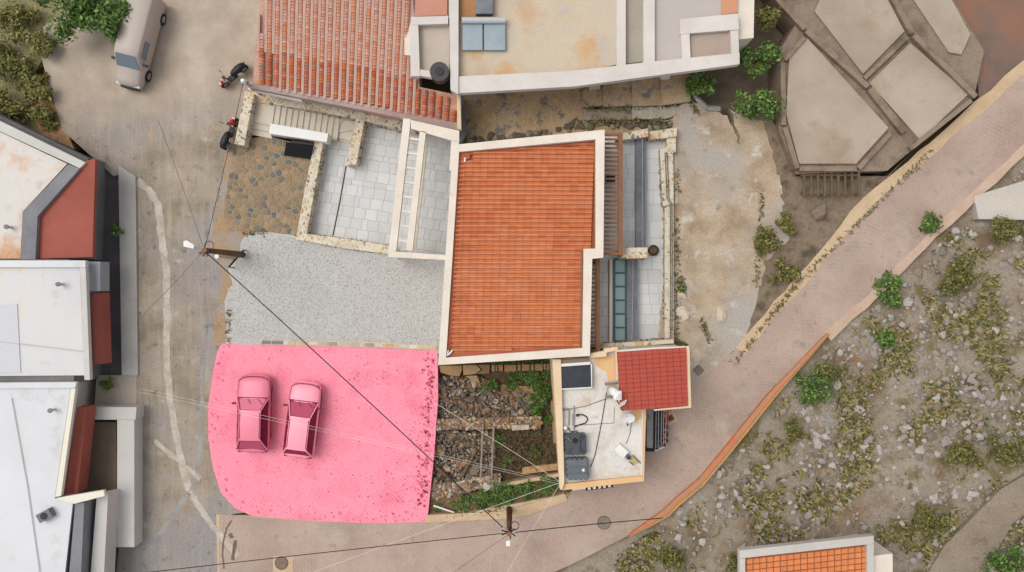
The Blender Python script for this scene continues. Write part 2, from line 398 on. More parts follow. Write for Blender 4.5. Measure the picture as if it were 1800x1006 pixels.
# pale plaza and lane on the left
region('plaza', [(60, 60), (215, -60), (470, -60), (452, 150), (425, 165), (398, 172), (340, 200), (318, 230), (262, 250), (236, 300), (200, 310), (110, 230)], .0035, M_lane)
region('concrete_lane', [(205, 262), (300, 150), (380, 160), (430, 150), (450, 160), (430, 255), (400, 405), (440, 420), (420, 600), (395, 620), (370, 700), (500, 700), (520, 890), (400, 905), (396, 1090), (195, 1090), (238, 700)], 0.0, M_lane)
region('brown_verge', [(398, 255), (440, 250), (440, 330), (470, 420), (420, 470), (408, 540), (410, 605), (372, 606), (392, 480), (372, 425), (390, 330)], .004, M_verge, amp=3)
# concrete strip between lane and bricks
region('concrete_gutter', [(402, 903), (428, 910), (421, 1090), (387, 1090), (392, 960)], .004, M_greypatch)
# patched trenches in the lane
def strip(mb, pts, w, z, n=6):
    for i in range(len(pts)-1):
        pass
    L = []; Rr = []
    dense = []
    for i in range(len(pts)-1):
        for k in range(n): t = k/n; dense.append((pts[i][0]+(pts[i+1][0]-pts[i][0])*t, pts[i][1]+(pts[i+1][1]-pts[i][1])*t))
    dense.append(pts[-1])
    for i, p in enumerate(dense):
        a = dense[max(i-1, 0)]; b = dense[min(i+1, len(dense)-1)]
        dx, dy = b[0]-a[0], b[1]-a[1]; d = math.hypot(dx, dy) or 1; nx, ny = -dy/d, dx/d
        w1, w2 = w/2*R.uniform(.75, 1.25), w/2*R.uniform(.75, 1.25)
        L.append((p[0]+nx*w1, p[1]+ny*w1)); Rr.append((p[0]-nx*w2, p[1]-ny*w2))
    vs = [P(x, y, z) for x, y in L]+[P(x, y, z) for x, y in Rr]; n2 = len(L)
    mb.add(vs, [(i, i+1, n2+i+1, n2+i) for i in range(n2-1)])
    return mb
t = MB(); strip(t, [(240, 318), (262, 334), (278, 360), (284, 420), (292, 470), (294, 560), (292, 640), (300, 710), (312, 780), (328, 850), (334, 862)], 12, .005)
structure(t, 'trench_patch', M_trench)
t = MB(); strip(t, [(334, 864), (348, 888), (370, 920), (392, 948), (408, 966), (418, 978)], 10, .0085); structure(t, 'trench_patch', M_trench)
t = MB(); strip(t, [(330, 866), (312, 895), (292, 925), (262, 968), (250, 985)], 10, .0085); structure(t, 'trench_patch', M_greypatch)
t = MB(); strip(t, [(272, 775), (300, 800), (318, 812), (340, 832), (352, 842)], 8, .0085); structure(t, 'trench_patch', M_trench)
t = MB(); strip(t, [(356, 610), (355, 700), (352, 790), (345, 838), (336, 862)], 7, .007); structure(t, 'trench_patch', M_greypatch)
# dark cracks in the gutter
t = MB(); strip(t, [(407, 915), (398, 930), (393, 950), (391, 975), (394, 1000)], 3, .0105); strip(t, [(404, 938), (408, 946)], 7, .0105); strip(t, [(414, 950), (412, 965), (409, 985)], 6, .0105)
structure(t, 'gutter_crack', mat('crack_dark', [c(118, 102, 88)], grain=.3))

# brick road as one strip with lengthwise coordinates
up = [(385, 904), (560, 918), (750, 917), (890, 907), (992, 868), (1050, 848), (1110, 825), (1125, 765), (1165, 715), (1228, 668), (1290, 618), (1400, 495), (1520, 352), (1640, 252), (1800, 112), (2100, -140), (2600, -560)]
lo = [(385, 1100), (560, 1095), (750, 1062), (900, 1040), (1020, 985), (1105, 941), (1182, 884), (1225, 845), (1262, 800), (1300, 752), (1350, 690), (1452, 590), (1530, 520), (1640, 408), (1800, 258), (2150, -40), (2700, -500)]
def road():
    NA = 8; A = []; B = []
    for i in range(len(up)-1):
        for k in range(NA):
            t = k/NA; A.append((up[i][0]+(up[i+1][0]-up[i][0])*t, up[i][1]+(up[i+1][1]-up[i][1])*t)); B.append((lo[i][0]+(lo[i+1][0]-lo[i][0])*t, lo[i][1]+(lo[i+1][1]-lo[i][1])*t))
    z = .006; vs = []; uvs = []; s = 0; prev = None; NC = 6
    for a, b in zip(A, B):
        pa, pb = P(*a, z), P(*b, z); mid = (pa+pb)/2
        if prev is not None: s += (mid-prev).length
        prev = mid; wd = (pb-pa).length
        for k in range(NC+1): vs.append(pa.lerp(pb, k/NC)); uvs.append((s, wd*k/NC))
    fs = []; n = NC+1
    for i in range(len(A)-1):
        for k in range(NC): fs.append((i*n+k, (i+1)*n+k, (i+1)*n+k+1, i*n+k+1))
    m = MB(); m.add(vs, [f[::-1] for f in fs]); o = structure(m, 'brick_road', M_brick)
    ul = o.data.uv_layers.new(name='UVMap')
    for lp in o.data.loops: ul.data[lp.index].uv = (uvs[lp.vertex_index][1], uvs[lp.vertex_index][0])
    return o
region('road_bed', [(380, 905), (750, 915), (1000, 868), (1120, 820), (1160, 730), (1290, 618), (1640, 252), (2100, -140), (2150, -40), (1640, 408), (1350, 690), (1182, 884), (1020, 985), (385, 1100)], .001, M_kerb)
road()
# pale kerb along the rubble garden and the road edges
region('kerb', [(748, 906), (885, 899), (992, 868), (998, 880), (930, 905), (890, 912), (750, 919)], .06, M_kerb)
t = MB(); strip(t, [(1300, 616), (1404, 498), (1524, 355), (1640, 258), (1800, 118), (2100, -134)], 20, .012); structure(t, 'road_verge', M_kerb)
t = MB(); strip(t, [(1455, 592), (1532, 524), (1640, 412), (1800, 264), (2150, -34)], 16, .012); structure(t, 'road_verge', mat('verge_tan', [c(190, 160, 138), c(204, 178, 156)], .8, .15))

# dirt path on the right, alley at the back
region('dirt_path', [(1186, 190), (1212, 176), (1245, 186), (1280, 205), (1330, 330), (1345, 470), (1310, 600), (1232, 672), (1188, 705), (1160, 720), (1160, 560), (1180, 400), (1180, 240)], -.004, M_dirt, amp=2)
region('back_alley', [(795, 168), (1040, 130), (1040, 212), (1100, 222), (1195, 210), (1185, 240), (1060, 260), (795, 270)], -.3, M_alley)
region('gravel_yard', [(436, 410), (470, 406), (530, 416), (690, 440), (800, 450), (800, 622), (640, 618), (396, 612), (399, 560), (396, 530), (408, 500), (402, 470), (416, 450), (428, 424)], .012, M_gravelbase, amp=2.5)

def pebbles():
    poly = [(438, 413), (470, 410), (530, 424), (690, 452), (776, 460), (772, 608), (640, 604), (470, 598), (402, 600), (402, 556), (398, 530), (410, 500), (405, 470), (418, 452), (430, 426)]
    mb = MB(); rng = random.Random(3)
    edge = [(x+rng.uniform(-9, 9), y+rng.uniform(-9, 9)) for x, y in poly for _ in range(1)]
    for p in scatter(poly, 14000, rng):
        q = P(p[0]+rng.gauss(0, 2.5), p[1]+rng.gauss(0, 2.5), .02); r = rng.uniform(.014, .032); a = rng.uniform(0, 6.28)
        vs = [(q.x+math.cos(a+k*1.571)*r*rng.uniform(.6, 1.1), q.y+math.sin(a+k*1.571)*r*rng.uniform(.6, 1.1), .012) for k in range(4)]+[(q.x+rng.uniform(-.5, .5)*r, q.y+rng.uniform(-.5, .5)*r, .016+r*rng.uniform(.6, 1.1))]
        mb.add(vs, [(0, 1, 4), (1, 2, 4), (2, 3, 4), (3, 0, 4)], rng.choices((0, 1, 2, 3), (5, 4, 2, 1))[0])
    mb.build('gravel', M_peb, kind='stuff', label='white and grey gravel spread over the yard', category='gravel')
pebbles()

# pink lot
lot = [(390, 604), (430, 606), (600, 609), (769, 617), (770, 700), (763, 800), (752, 905), (748, 918), (640, 920), (520, 914), (440, 906), (412, 893), (388, 866), (374, 822), (366, 770), (366, 712), (374, 655), (382, 618)]
region('pink_parking_lot', lot, .03, M_pink)
def pink_edge():
    placed = []
    def free(cx, cy, r):
        if any((cx-a)**2+(cy-b)**2 < (r+q)**2 for a, b, q in placed): return False
        placed.append((cx, cy, r)); return True
    def ragged(pts, w, k, z):
        rg = random.Random(k); mb = MB(); dense = []
        for a, b in zip(pts, pts[1:]):
            n = max(2, int(math.hypot(b[0]-a[0], b[1]-a[1])/7))
            dense += [(a[0]+(b[0]-a[0])*i/n, a[1]+(b[1]-a[1])*i/n) for i in range(n)]
        for i, p in enumerate(dense):
            for _ in range(6 if k == 3 else 3 if rg.random() < .6 else 0):
                r = w*rg.uniform(.06, .22); cx, cy = p[0]+rg.uniform(-.5, .5)*w, p[1]+rg.uniform(-.5, .5)*w; n = 8; a0 = rg.uniform(0, 6); st = rg.uniform(1, 2.2); an = rg.uniform(-.5, .5)+math.atan2(pts[-1][1]-pts[0][1], pts[-1][0]-pts[0][0])
                q = []
                for k2 in range(n):
                    u, v = math.cos(a0+k2*6.283/n)*r*st*rg.uniform(.5, 1.2), math.sin(a0+k2*6.283/n)*r*rg.uniform(.4, 1.2)
                    q.append((cx+u*math.cos(an)-v*math.sin(an), cy+u*math.sin(an)+v*math.cos(an)))
                if all(inside(pp, lot) for pp in q) and free(cx, cy, r*st*1.1): mb.sheet(q, .035)
        structure(mb, 'pink_dirt_edge', M_pinkedge)
    ragged([(398, 612), (386, 650), (378, 700), (377, 770), (384, 820), (398, 862), (424, 888), (462, 902), (520, 906), (600, 910), (690, 910), (744, 905)], 15, 1, .034)
    ragged([(470, 616), (600, 618), (700, 625), (762, 632)], 7, 2, .034)
    ragged([(762, 622), (762, 700), (757, 780), (748, 880)], 20, 3, .034)
    ragged([(404, 690), (408, 655), (428, 636), (452, 622), (480, 614)], 6, 4, .046)
    ragged([(388, 700), (394, 730), (391, 770)], 10, 5, .046)
    rg = random.Random(71); mb = MB()
    for (mx, my, sx_, sy_, n) in ((715, 865, 30, 28, 150), (650, 660, 32, 10, 60), (740, 760, 14, 80, 120), (590, 760, 120, 90, 150), (520, 900, 90, 7, 60)):
        for _ in range(n):
            cx, cy = rg.gauss(mx, sx_), rg.gauss(my, sy_); r = rg.choice((.5, .7, .9, 1.3, 1.8))
            q = [(cx+math.cos(k*1.047)*r*rg.uniform(.5, 1.3), cy+math.sin(k*1.047)*r*rg.uniform(.5, 1.2)) for k in range(6)]
            if all(inside(pp, lot) for pp in q) and free(cx, cy, r*1.3): mb.sheet(q, .035)
    structure(mb, 'pink_dirt_speckles', mat('deep_pink_dirt', [c(186, 76, 104, .85), c(206, 92, 118, .85)], 3, .3))
    meshes = []; rng = random.Random(12)
    for k in range(6):
        b = MB().rock((0, 0, 0), .16, .6, 0, rng); o = b.build('pink_stone', M_pinkrock); meshes.append(o.data); bpy.data.objects.remove(o)
    par = bpy.data.objects['pink_parking_lot']
    for i in range(170):
        y = rng.uniform(628, 890); x = 764-(y-640)*.065-abs(rng.gauss(0, 10))
        piece(rng.choice(meshes), 'stone', par, P(x, y, .06), rng.uniform(0, 6.28), rng.choice((.2, .25, .3, .4, .5, .7)))
pink_edge()
# thin stone kerb between gravel and pink lot
def stone_edging():
    o = structure(MB().ppx([(455, 598), (560, 599), (690, 603), (768, 608), (768, 615), (600, 609), (455, 606)], -.2, .10), 'stone_edging', M_mortar)
    poly = [(458, 599), (560, 600), (690, 604), (767, 609), (767, 614), (600, 608), (458, 605)]
    for cell, r in grid_cells(poly, (458, 599), (1, .03), (0, 1), [9, 13, 17, 22], 9, 1.2):
        MB().ppx(cell, .1, .125, top=.9).build('stone', M_wallstone, o)
stone_edging()

# ------------------------------------------------------------------ crazy paving and terrace
def crazy_paving():
    poly = [(437, 243), (475, 240), (560, 262), (548, 330), (524, 414), (472, 408), (436, 408), (402, 404), (393, 380), (396, 350), (404, 300), (412, 256)]
    o = structure(MB().ppx(poly, -1.5, .012), 'stone_paving', M_mortar2)
    rng = random.Random(21)
    seeds = scatter(poly, 215, rng, 8.3)
    for cell in voronoi(poly, seeds, 2.2):
        MB().ppx(cell, .012, .028+rng.uniform(0, .012), top=.93).build('paving_stone', M_flag, o)
crazy_paving()

ZT = -.6
terr = [(574, 244), (622, 256), (640, 205), (712, 218), (812, 238), (802, 452), (690, 442), (535, 418)]
def slabs(name, poly, z, o, u, v, widths, hs, seed, gap=.8, th=.012, m=None, pname='paving_slab', z0=-1.5):
    rng = random.Random(seed)
    st = structure(MB().ppx(poly, z0, z), name, M_joint)
    for cell, r in grid_cells(poly, o, u, v, widths, hs, gap, rng):
        MB().ppx(cell, z, z+th+rng.uniform(0, .006)).build(pname, m or M_slab, st)
    return st
slabs('terrace_floor', terr, ZT, (545, 410), (145, 22), (27, -160), [10, 20, 20, 21], [19, 19, 10], 5, gap=.7)

def stone_wall(name, poly, z0, z1, label, seed, dens=48, mortar=None, fill=.8):
    """rendered rubble wall whose top shows its stones"""
    rng = random.Random(seed)
    ctr = P(sum(p[0] for p in poly)/len(poly), sum(p[1] for p in poly)/len(poly), z1)
    t = thing(name, label, 'stone wall', (ctr.x, ctr.y, z0))
    MB().ppx(poly, z0, z1).build('mortar_core', mortar or M_mortar, t)
    n = int(area(poly)/dens)
    for cell in voronoi(poly, scatter(poly, n, rng, math.sqrt(dens)*.55), 2.9):
        if rng.random() < fill: MB().ppx(cell, z1, z1+.012+rng.uniform(0, .025), top=.8).build('stone', M_wallstone, t)
    if name == 'low_wall':
        mb = MB()
        for p in scatter(poly, int(area(poly)/9), rng): mb.rock(P(p[0], p[1], z1+.01), rng.choice((.05, .07, .09, .13)), .7, rng.choices((0, 1, 2, 3), (3, 2, 3, 4))[0], rng)
        mb.build('loose_rubble', M_rubs, t, kind='stuff')
    # stones on the long visible faces
    xy = ccw([Q(p, z1) for p in poly]); mb = MB()
    for i in range(len(xy)):
        a, b = Vector(xy[i]), Vector(xy[(i+1) % len(xy)]); L = (b-a).length
        nrm = Vector(((b-a).y, -(b-a).x)).normalized()
        if L < 1: continue
        for _ in range(int(L*(z1-z0)*14)):
            q = a.lerp(b, rng.uniform(.02, .98))+nrm*.01
            mb.rock((q.x, q.y, rng.uniform(z0+.08, z1-.07)), rng.uniform(.04, .07), 1.0, rng.randrange(4), rng)
    if mb.v: mb.build('face_stones', M_rubs, t, kind='stuff')
    return t
stone_wall('stone_wall', [(553, 249), (568, 250), (539, 411), (537, 424), (520, 421), (536, 330)], ZT, .25, 'mottled stone wall between the crazy paving and the pale terrace', 31)
stone_wall('stone_wall', [(539, 411), (612, 420), (686, 432), (684, 447), (600, 436), (537, 424)], ZT, .25, 'mottled stone wall along the upper edge of the white gravel yard', 32)
stone_wall('stone_wall', [(626, 206), (642, 208), (626, 289), (609, 290)], ZT, .3, 'short stone wall jutting into the pale terrace below the stairs', 33)
stone_wall('stone_wall', [(440, 160), (570, 184), (712, 214), (708, 229), (640, 212), (560, 196), (444, 178)], ZT, .35, 'long stone wall between the stairs and the old clay roof', 34)
stone_wall('stone_wall', [(431, 160), (447, 165), (429, 256), (412, 253)], -.2, .8, 'pale stone wall behind the parked red and black scooter', 35)
# stairs: two steps up from the court, a landing, ten steps and winders down to the terrace
def stairs():
    t = thing('stone_staircase', 'cream stone staircase between stone walls above the court', 'staircase', P(530, 205, ZT))
    a = lambda p: p
    MB().ppx([(450, 174), (484, 182), (478, 222), (444, 214)], -1.4, .22).build('landing', M_step, t)
    MB().ppx([(444, 214.5), (478, 222.5), (476, 233), (441, 225)], -1.4, .14).build('step', M_step, t)
    MB().ppx([(441, 225.5), (476, 233.5), (478, 244), (438, 236)], -1.4, .07).build('step', M_step, t)
    z = .22; N = 11
    for i in range(N):
        z -= .065; x0 = 484.5+i*10.35; x1 = x0+9.9
        y = lambda x: 182+(x-484)*.222
        MB().ppx([(x0, y(x0)), (x1, y(x1)), (x1-6, y(x1)+42), (x0-6, y(x0)+42)], -1.4, z).build('step', M_step, t)
    w = (583, 236)
    zz = [z-.05, z-.10, z-.15]
    MB().ppx([(598, 207), (606, 209), w], -1.4, zz[0]).build('winder_step', M_step, t)
    MB().ppx([(606.5, 209), (625, 213), (621, 229), w], -1.4, zz[1]).build('winder_step', M_step, t)
    MB().ppx([(621, 229.6), (617, 248), (580, 240), (583, 236.6)], -1.4, zz[2]).build('winder_step', M_step, t)
    MB().ppx([(617, 248.5), (615, 257), (576, 248), (579, 240.5)], -1.4, zz[2]-.06).build('step', M_step, t)
stairs()
tag(MB().ppx([(475, 217), (577, 235), (574, 250), (473, 235)], -.2, .75).build('white_parapet', M_white, origin=True), 'smooth white low wall between the stairs and the black ribbed panel', 'wall')
def ribbed_panel():
    t = thing('ribbed_panel', 'black ribbed metal panel leaning beneath the white low wall', 'panel', P(525, 262, 0))
    a, b, cc, d = P(503, 250, .55), P(551, 257, .55), P(546, 280, .2), P(499, 273, .2)
    N = 24
    MB().add([a, b, cc, d]+[v-Vector((0, 0, .03)) for v in (a, b, cc, d)], [(3, 2, 1, 0), (4, 5, 6, 7), (0, 1, 5, 4), (1, 2, 6, 5), (2, 3, 7, 6), (3, 0, 4, 7)]).build('sheet', M_dark, t)
    mb = MB()
    for i in range(N): mb.tube([a.lerp(b, (i+.5)/N)+Vector((0, 0, .01)), d.lerp(cc, (i+.5)/N)+Vector((0, 0, .01))], .016, 4)
    mb.build('ribs', M_black, t, kind='stuff')
    for q in (a, b): MB().cyl((q.x, q.y, .02), (q.x, q.y, .53), .025, 6).build('leg', M_dark, t)
    for q in (cc, d): MB().cyl((q.x, q.y, .02), (q.x, q.y, .18), .025, 6).build('leg', M_dark, t)
    f = MB(); f.ppx([(512, 247), (551, 252), (551, 256), (512, 251)], .012, .3); f.build('opening', M_black, t)
ribbed_panel()
tag(MB().tube([P(608, 292, ZT+.05), P(598, 350, ZT+.05), P(585, 414, ZT+.05)], .028, 5).build('hose', mat('dark_brown', [c(84, 62, 52)], grain=0), origin=True), 'thin dark hose running straight across the pale terrace', 'hose')

# ------------------------------------------------------------------ main house
ZR = 3.6
OUT = [(796, 255), (1063, 228), (1060.5, 453), (1041, 455), (1037, 626), (770, 642)]
INN = [(807, 267), (1047, 245), (1047, 437), (1026, 438), (1024, 612), (784, 629)]
def roofz(x, y): return 3.32-(x-(-3.0))*.03
def main_house():
    t = thing('tiled_house', 'large house with orange clay tile roof and cream parapet', 'house', P(910, 440, 0))
    MB().prism([Q(p, ZR) for p in OUT], -1.5, 3.0).build('wall', M_stucco, t)
    n = len(OUT)
    for i in range(n):
        j = (i+1) % n
        f = lambda p, q, e: p
        MB().ppx([OUT[i], OUT[j], INN[j], INN[i]], 3.0, ZR).build('parapet', M_stucco, t)
    MB().prism([Q(p, 3.3) for p in [(x, y) for x, y in INN]], 3.0, lambda x, y: roofz(x, y)-.05).build('mortar_bed', M_roofbed, t)
    # clay tiles
    L, PIT = 13.3, 8.05
    s = (H-3.25)/F; lx, ly = L*s, PIT*s
    mb = MB(); prof = []
    for k in range(6): a = math.pi*k/5; prof.append((-math.cos(a)*ly*.30-ly*.15, math.sin(a)*.11))
    prof.append((ly*.28, -.02)); prof.append((ly*.53, -.015))
    rings = []
    for x, dz in ((-lx*.5, -.003), (lx*.487, .03)):
        rings.append([(x, -yy, zz+dz) for yy, zz in prof])
    nn = len(prof); vs = rings[0]+rings[1]+[(lx*.487, -yy, -.05) for yy, zz in prof]
    fs = [(k, k+1, nn+k+1, nn+k) for k in range(nn-1)]+[(nn+k, nn+k+1, 2*nn+k+1, 2*nn+k) for k in range(nn-1)]
    fs = [f[::-1] for f in fs]
    mb.add(vs, fs); proto = mb.build('roof_tile', M_tile); tm = proto.data; bpy.data.objects.remove(proto)
    tilepoly = [(812, 272), (1045, 250), (1045, 438), (1024, 440), (1022, 610), (789, 622)]
    pos = []; y = 254.0; row = 0
    rng = random.Random(5)
    while y < 626:
        x = 795+(y-254)*-.035+L*.3
        while x < 1050:
            if inside((x, y), tilepoly) and not (x < 825 and y < 285) and not (x < 802 and 462 < y < 482): pos.append((x, y))
            x += L
        y += PIT; row += 1
    # those nearest the middle of the picture are separate tiles, the rest one mesh
    pos.sort(key=lambda p: (p[0]-900)**2+(p[1]-503)**2)
    for i, p in enumerate(pos[:300]):
        w = P(p[0], p[1], 3.25); z = roofz(w.x, w.y)
        piece(tm, 'roof_tile', t, (w.x+rng.gauss(0, .003), w.y+rng.gauss(0, .004), z), 0, rot=(rng.gauss(0, .012), .03, rng.gauss(0, .005)))
    big = MB(); tv = [v.co.copy() for v in tm.vertices]; tf = [tuple(q.vertices) for q in tm.polygons]
    mts = [mat('tile_%s' % nme, [cc, c2], .35, .16, 20, bump=.15, spots=[(c(218, 164, 134), 5, .66, .78), (c(180, 98, 66), 2.4, .66, .82)]) for nme, cc, c2 in (('orange', c(211, 127, 83), c(218, 135, 90)), ('brown', c(202, 116, 76), c(209, 124, 81)), ('pink', c(216, 138, 97), c(210, 130, 88)))]
    for p in pos[300:]:
        w = P(p[0], p[1], 3.25); z = roofz(w.x, w.y); Mx = Matrix.Translation((w.x, w.y, z)) @ Matrix.Rotation(.03, 4, 'Y') @ Matrix.Rotation(rng.gauss(0, .006), 4, 'Z')
        big.add([Mx @ v for v in tv], tf, rng.choices((0, 1, 2), (5, 3, 2))[0])
    big.build('roof_tiles', mts, t, kind='stuff')
    # mortar fillets where tiles meet the parapet
    for a, b, w in (((807, 267), (784, 629), 7), ((807, 268), (1047, 246), 6), ((784, 628), (1024, 611), 6)):
        dx, dy = b[0]-a[0], b[1]-a[1]; d = math.hypot(dx, dy); nx, ny = -dy/d, dx/d
        sgn = 1 if (nx*(915-a[0])+ny*(440-a[1])) > 0 else -1
        q = [a, b, (b[0]+nx*w*sgn, b[1]+ny*w*sgn), (a[0]+nx*w*sgn, a[1]+ny*w*sgn)]
        MB().prism([Q(p, 3.4) for p in q], 3.0, lambda x, y: roofz(x, y)+.07).build('mortar_fillet', M_roofbed, t)
    MB().prism([Q(p, 3.4) for p in [(808, 268), (826, 266), (826, 278), (814, 286), (806, 288)]], 3.0, lambda x, y: roofz(x, y)+.085).build('mortar_fillet', M_roofbed, t)
    MB().prism([Q(p, 3.4) for p in [(789, 466), (797, 464), (803, 472), (797, 484), (788, 484)]], 3.0, lambda x, y: roofz(x, y)+.085).build('mortar_fillet', M_roofbed, t)
    M_gut = mat('gutter_timber', [c(146, 110, 72)], grain=.3)
    MB().ppx([(1044.5, 247), (1047, 247), (1047, 437), (1044.5, 437)], 3.0, 3.38).build('gutter', M_gut, t)
    MB().ppx([(1021.5, 439), (1024, 439), (1023, 611), (1020.5, 611)], 3.0, 3.36).build('gutter', M_gut, t)
    # chalky streaks: small white mortar dabs at the left verge
    for (x, y) in ((817, 279), (817, 283)):
        q = P(x, y, 3.5); MB().cyl((q.x, q.y, 3.3), (q.x, q.y, 3.48), .05, 8).build('vent_pipe', M_white, t)
    return t
house = main_house()
for (x, y, a, lab) in ((787, 621, 1.4, 'white plastic bottle on the roof corner, the more upright of two'), (792, 620, .85, 'white plastic bottle on the roof corner, the more slanted of two')):
    q = P(x, y, 3.48); d = Vector((math.cos(a), math.sin(a), 0))
    t = thing('bottle', lab, 'bottle', q, 'bottles lying on the roof corner')
    MB().tube([q-d*.15, q-d*.13, q+d*.08, q+d*.12], .055, 10, r1=.04).build('body', M_white, t, smooth=True)
    MB().cyl(q+d*.12, q+d*.17, .025, 8).build('cap', M_stucco, t)

# white pergola on the left of the house
def white_pergola():
    t = thing('white_pergola', 'white rendered pergola frame over the terrace left of the house', 'pergola', P(745, 335, ZT))
    z0, z1 = 2.35, 2.7
    B = lambda pts, n='beam', a=z0, b=z1: MB().ppx(pts, a, b).build(n, M_stucco, t)
    B([(709, 208), (722, 211), (696, 443), (683, 441)])
    B([(722.3, 211), (807, 230), (807, 250), (793, 247), (722, 226)])
    B([(738, 230), (748.5, 232), (725, 441), (714, 440)])
    B([(683, 441.4), (790, 449), (790, 457.5), (682, 452)])
    B([(793, 247.4), (807, 250.4), (800, 300), (790, 300)], 'beam', z0, z1-.02)
    for i in range(8):
        y = 241+i*25.5; x0 = 722-(y-211)*.112-.5; x1 = 740-(y-225)*.112
        MB().ppx([(x0-3, y), (x1+1, y+3), (x1+1, y+7), (x0-3, y+4)], z0+.06, z1-.08).build('rafter', M_stucco, t)
    for (x, y) in ((689, 443), (716, 214)):
        q = P(x, y, z0); MB().box((q.x, q.y, (z0+ZT)/2), (.3, .3, z0-ZT)).build('post', M_stucco, t)
white_pergola()
# pale floor band and sill beside the house (terrace strip)
structure(MB().ppx([(742, 246), (752, 248), (731, 436), (721, 434)], ZT+.02, ZT+.05), 'cream_floor_band', M_step)

# ------------------------------------------------------------------ right-hand balcony and terraces
slabs('balcony_floor', [(1040, 236), (1120, 236), (1120, 442), (1104, 452), (1104, 606), (1030, 606)], .25, (1040, 240), (1, 0), (0, 1), [13, 20, 24], [18, 24, 13], 8)
slabs('lower_terrace_floor', [(1128, 236), (1172, 236), (1176, 420), (1176, 600), (1118, 600), (1118, 450), (1128, 440)], -.1, (1128, 240), (1, 0), (0, 1), [17, 22, 26], [18, 25, 30], 9)
def coping(pts, name_z, label):
    return tag(MB().ppx(pts, -.45, .5).build('granite_coping', M_granite, origin=True), label, 'parapet')
coping([(1117, 241), (1134, 241), (1135, 438), (1117, 438)], 0, 'long grey granite parapet of the upper balcony beside the pergola')
coping([(1103, 454), (1121, 454), (1120, 600), (1101, 600)], 0, 'grey granite parapet between the glass panes and lower terrace')
def handrail(pts, label, r=.022, z=.8, m=None, posts=6, zb=.5):
    q0, q1 = P(*pts[0], z), P(*pts[1], z); t = thing('handrail', label, 'railing', ((q0+q1)/2).xy.to_3d()+Vector((0, 0, zb)))
    MB().cyl(q0, q1, r, 6).build('rail', m or M_steel, t)
    for i in range(posts):
        q = q0.lerp(q1, (i+.5)/posts); MB().cyl((q.x, q.y, zb), (q.x, q.y, z), r*.8, 6).build('post', m or M_steel, t)
handrail([(1129, 242), (1130, 437)], 'steel handrail on the long granite parapet by the pergola')
handrail([(1113, 456), (1111, 599)], 'steel handrail beside the row of glass panes')
def glass_strip():
    t = thing('skylight', 'row of teal glass panes in a dark frame on the balcony', 'skylight', P(1090, 528, .28))
    y0, y1, N = 456, 600, 6; fr = mat('slate_frame', [c(62, 82, 88)], grain=.1, rough=.4, bump=0)
    pit = (y1-y0)/N
    for (xa, xb) in ((1078, 1081.5), (1098.5, 1102)): MB().ppx([(xa, y0), (xb, y0), (xb, y1), (xa, y1)], .29, .5).build('frame_rail', fr, t)
    for i in range(N+1):
        y = y0+i*pit; MB().ppx([(1081.7, y-1.2), (1098.3, y-1.2), (1098.3, y+1.2), (1081.7, y+1.2)], .29, .48).build('mullion', fr, t)
    for i in range(N):
        y = y0+i*pit; MB().ppx([(1081.7, y+1.5), (1098.3, y+1.5), (1098.3, y+pit-1.5), (1081.7, y+pit-1.5)], .29, .42).build('glass_pane', M_glass, t)
    MB().ppx([(1069.5, 456), (1071, 456), (1070, 602), (1068.5, 602)], .25, .32).build('track', M_wood, t)
    MB().ppx([(1072, 456), (1077, 456), (1076.5, 602), (1071.5, 602)], .25, .33).build('sill', M_white, t)
glass_strip()
def timber_pergola(xa, xb, xc, ya, yb, n, label, z=2.6):
    t = thing('timber_pergola', label, 'pergola', P((xa+xc)/2, (ya+yb)/2, .28))
    MB().ppx([(xb, ya), (xc, ya), (xc, yb), (xb, yb)], z-.25, z).build('beam', M_wood, t)
    MB().ppx([(xa, ya), (xb-.3, ya), (xb-.3, ya+5), (xa, ya+5)], z-.2, z-.02).build('end_beam', M_wood, t)
    MB().ppx([(xa, yb-6), (xb-.3, yb-6), (xb-.3, yb), (xa, yb)], z-.2, z-.02).build('end_beam', M_wood, t)
    pitch = (yb-ya-14)/n
    for i in range(n):
        y = ya+9+i*pitch; MB().ppx([(xa, y), (xb-.3, y), (xb-.3, y+pitch*.46), (xa, y+pitch*.46)], z-.14, z-.03).build('slat', M_wood, t)
    for y in (ya+6, yb-6):
        q = P((xb+xc)/2, y, z-.25); MB().box((q.x, q.y, (z-.25+.28)/2), (.14, .14, z-.25-.28)).build('post', M_wood, t)
timber_pergola(1063, 1087, 1095, 234, 449, 26, 'long brown timber pergola along the right side of the house')
timber_pergola(1038.5, 1047, 1055, 455, 620, 19, 'narrow brown timber pergola beside the row of glass panes')
def stool():
    q = P(1071, 317, .28); t = thing('black_stool', 'small black seat half hidden beneath the long timber pergola', 'seat', q)
    MB().box((q.x, q.y, q.z+.45), (.5, .42, .1)).build('seat', M_black, t)
    MB().box((q.x-.22, q.y, q.z+.7), (.06, .42, .4)).build('backrest', M_black, t)
    for a in (-.2, .2):
        for b in (-.17, .17): MB().cyl((q.x+a, q.y+b, q.z), (q.x+a, q.y+b, q.z+.4), .02, 6).build('leg', M_black, t)
stool()
stone_wall('stone_wall', [(1095, 234), (1139, 226), (1140, 240), (1095, 246)], -.45, 1.0, 'short pale stone wall at the top end of the long timber pergola', 41)
stone_wall('stone_wall', [(1140.5, 232), (1190, 224), (1190, 240), (1140.5, 246)], -.45, .6, 'pale stone wall at the top end of the lower terrace', 42)
stone_wall('stone_wall', [(1093, 436), (1138, 435), (1138, 454), (1093, 455)], .28, 1.9, 'clean stone pier between the pergola and the round planter', 43, 62)
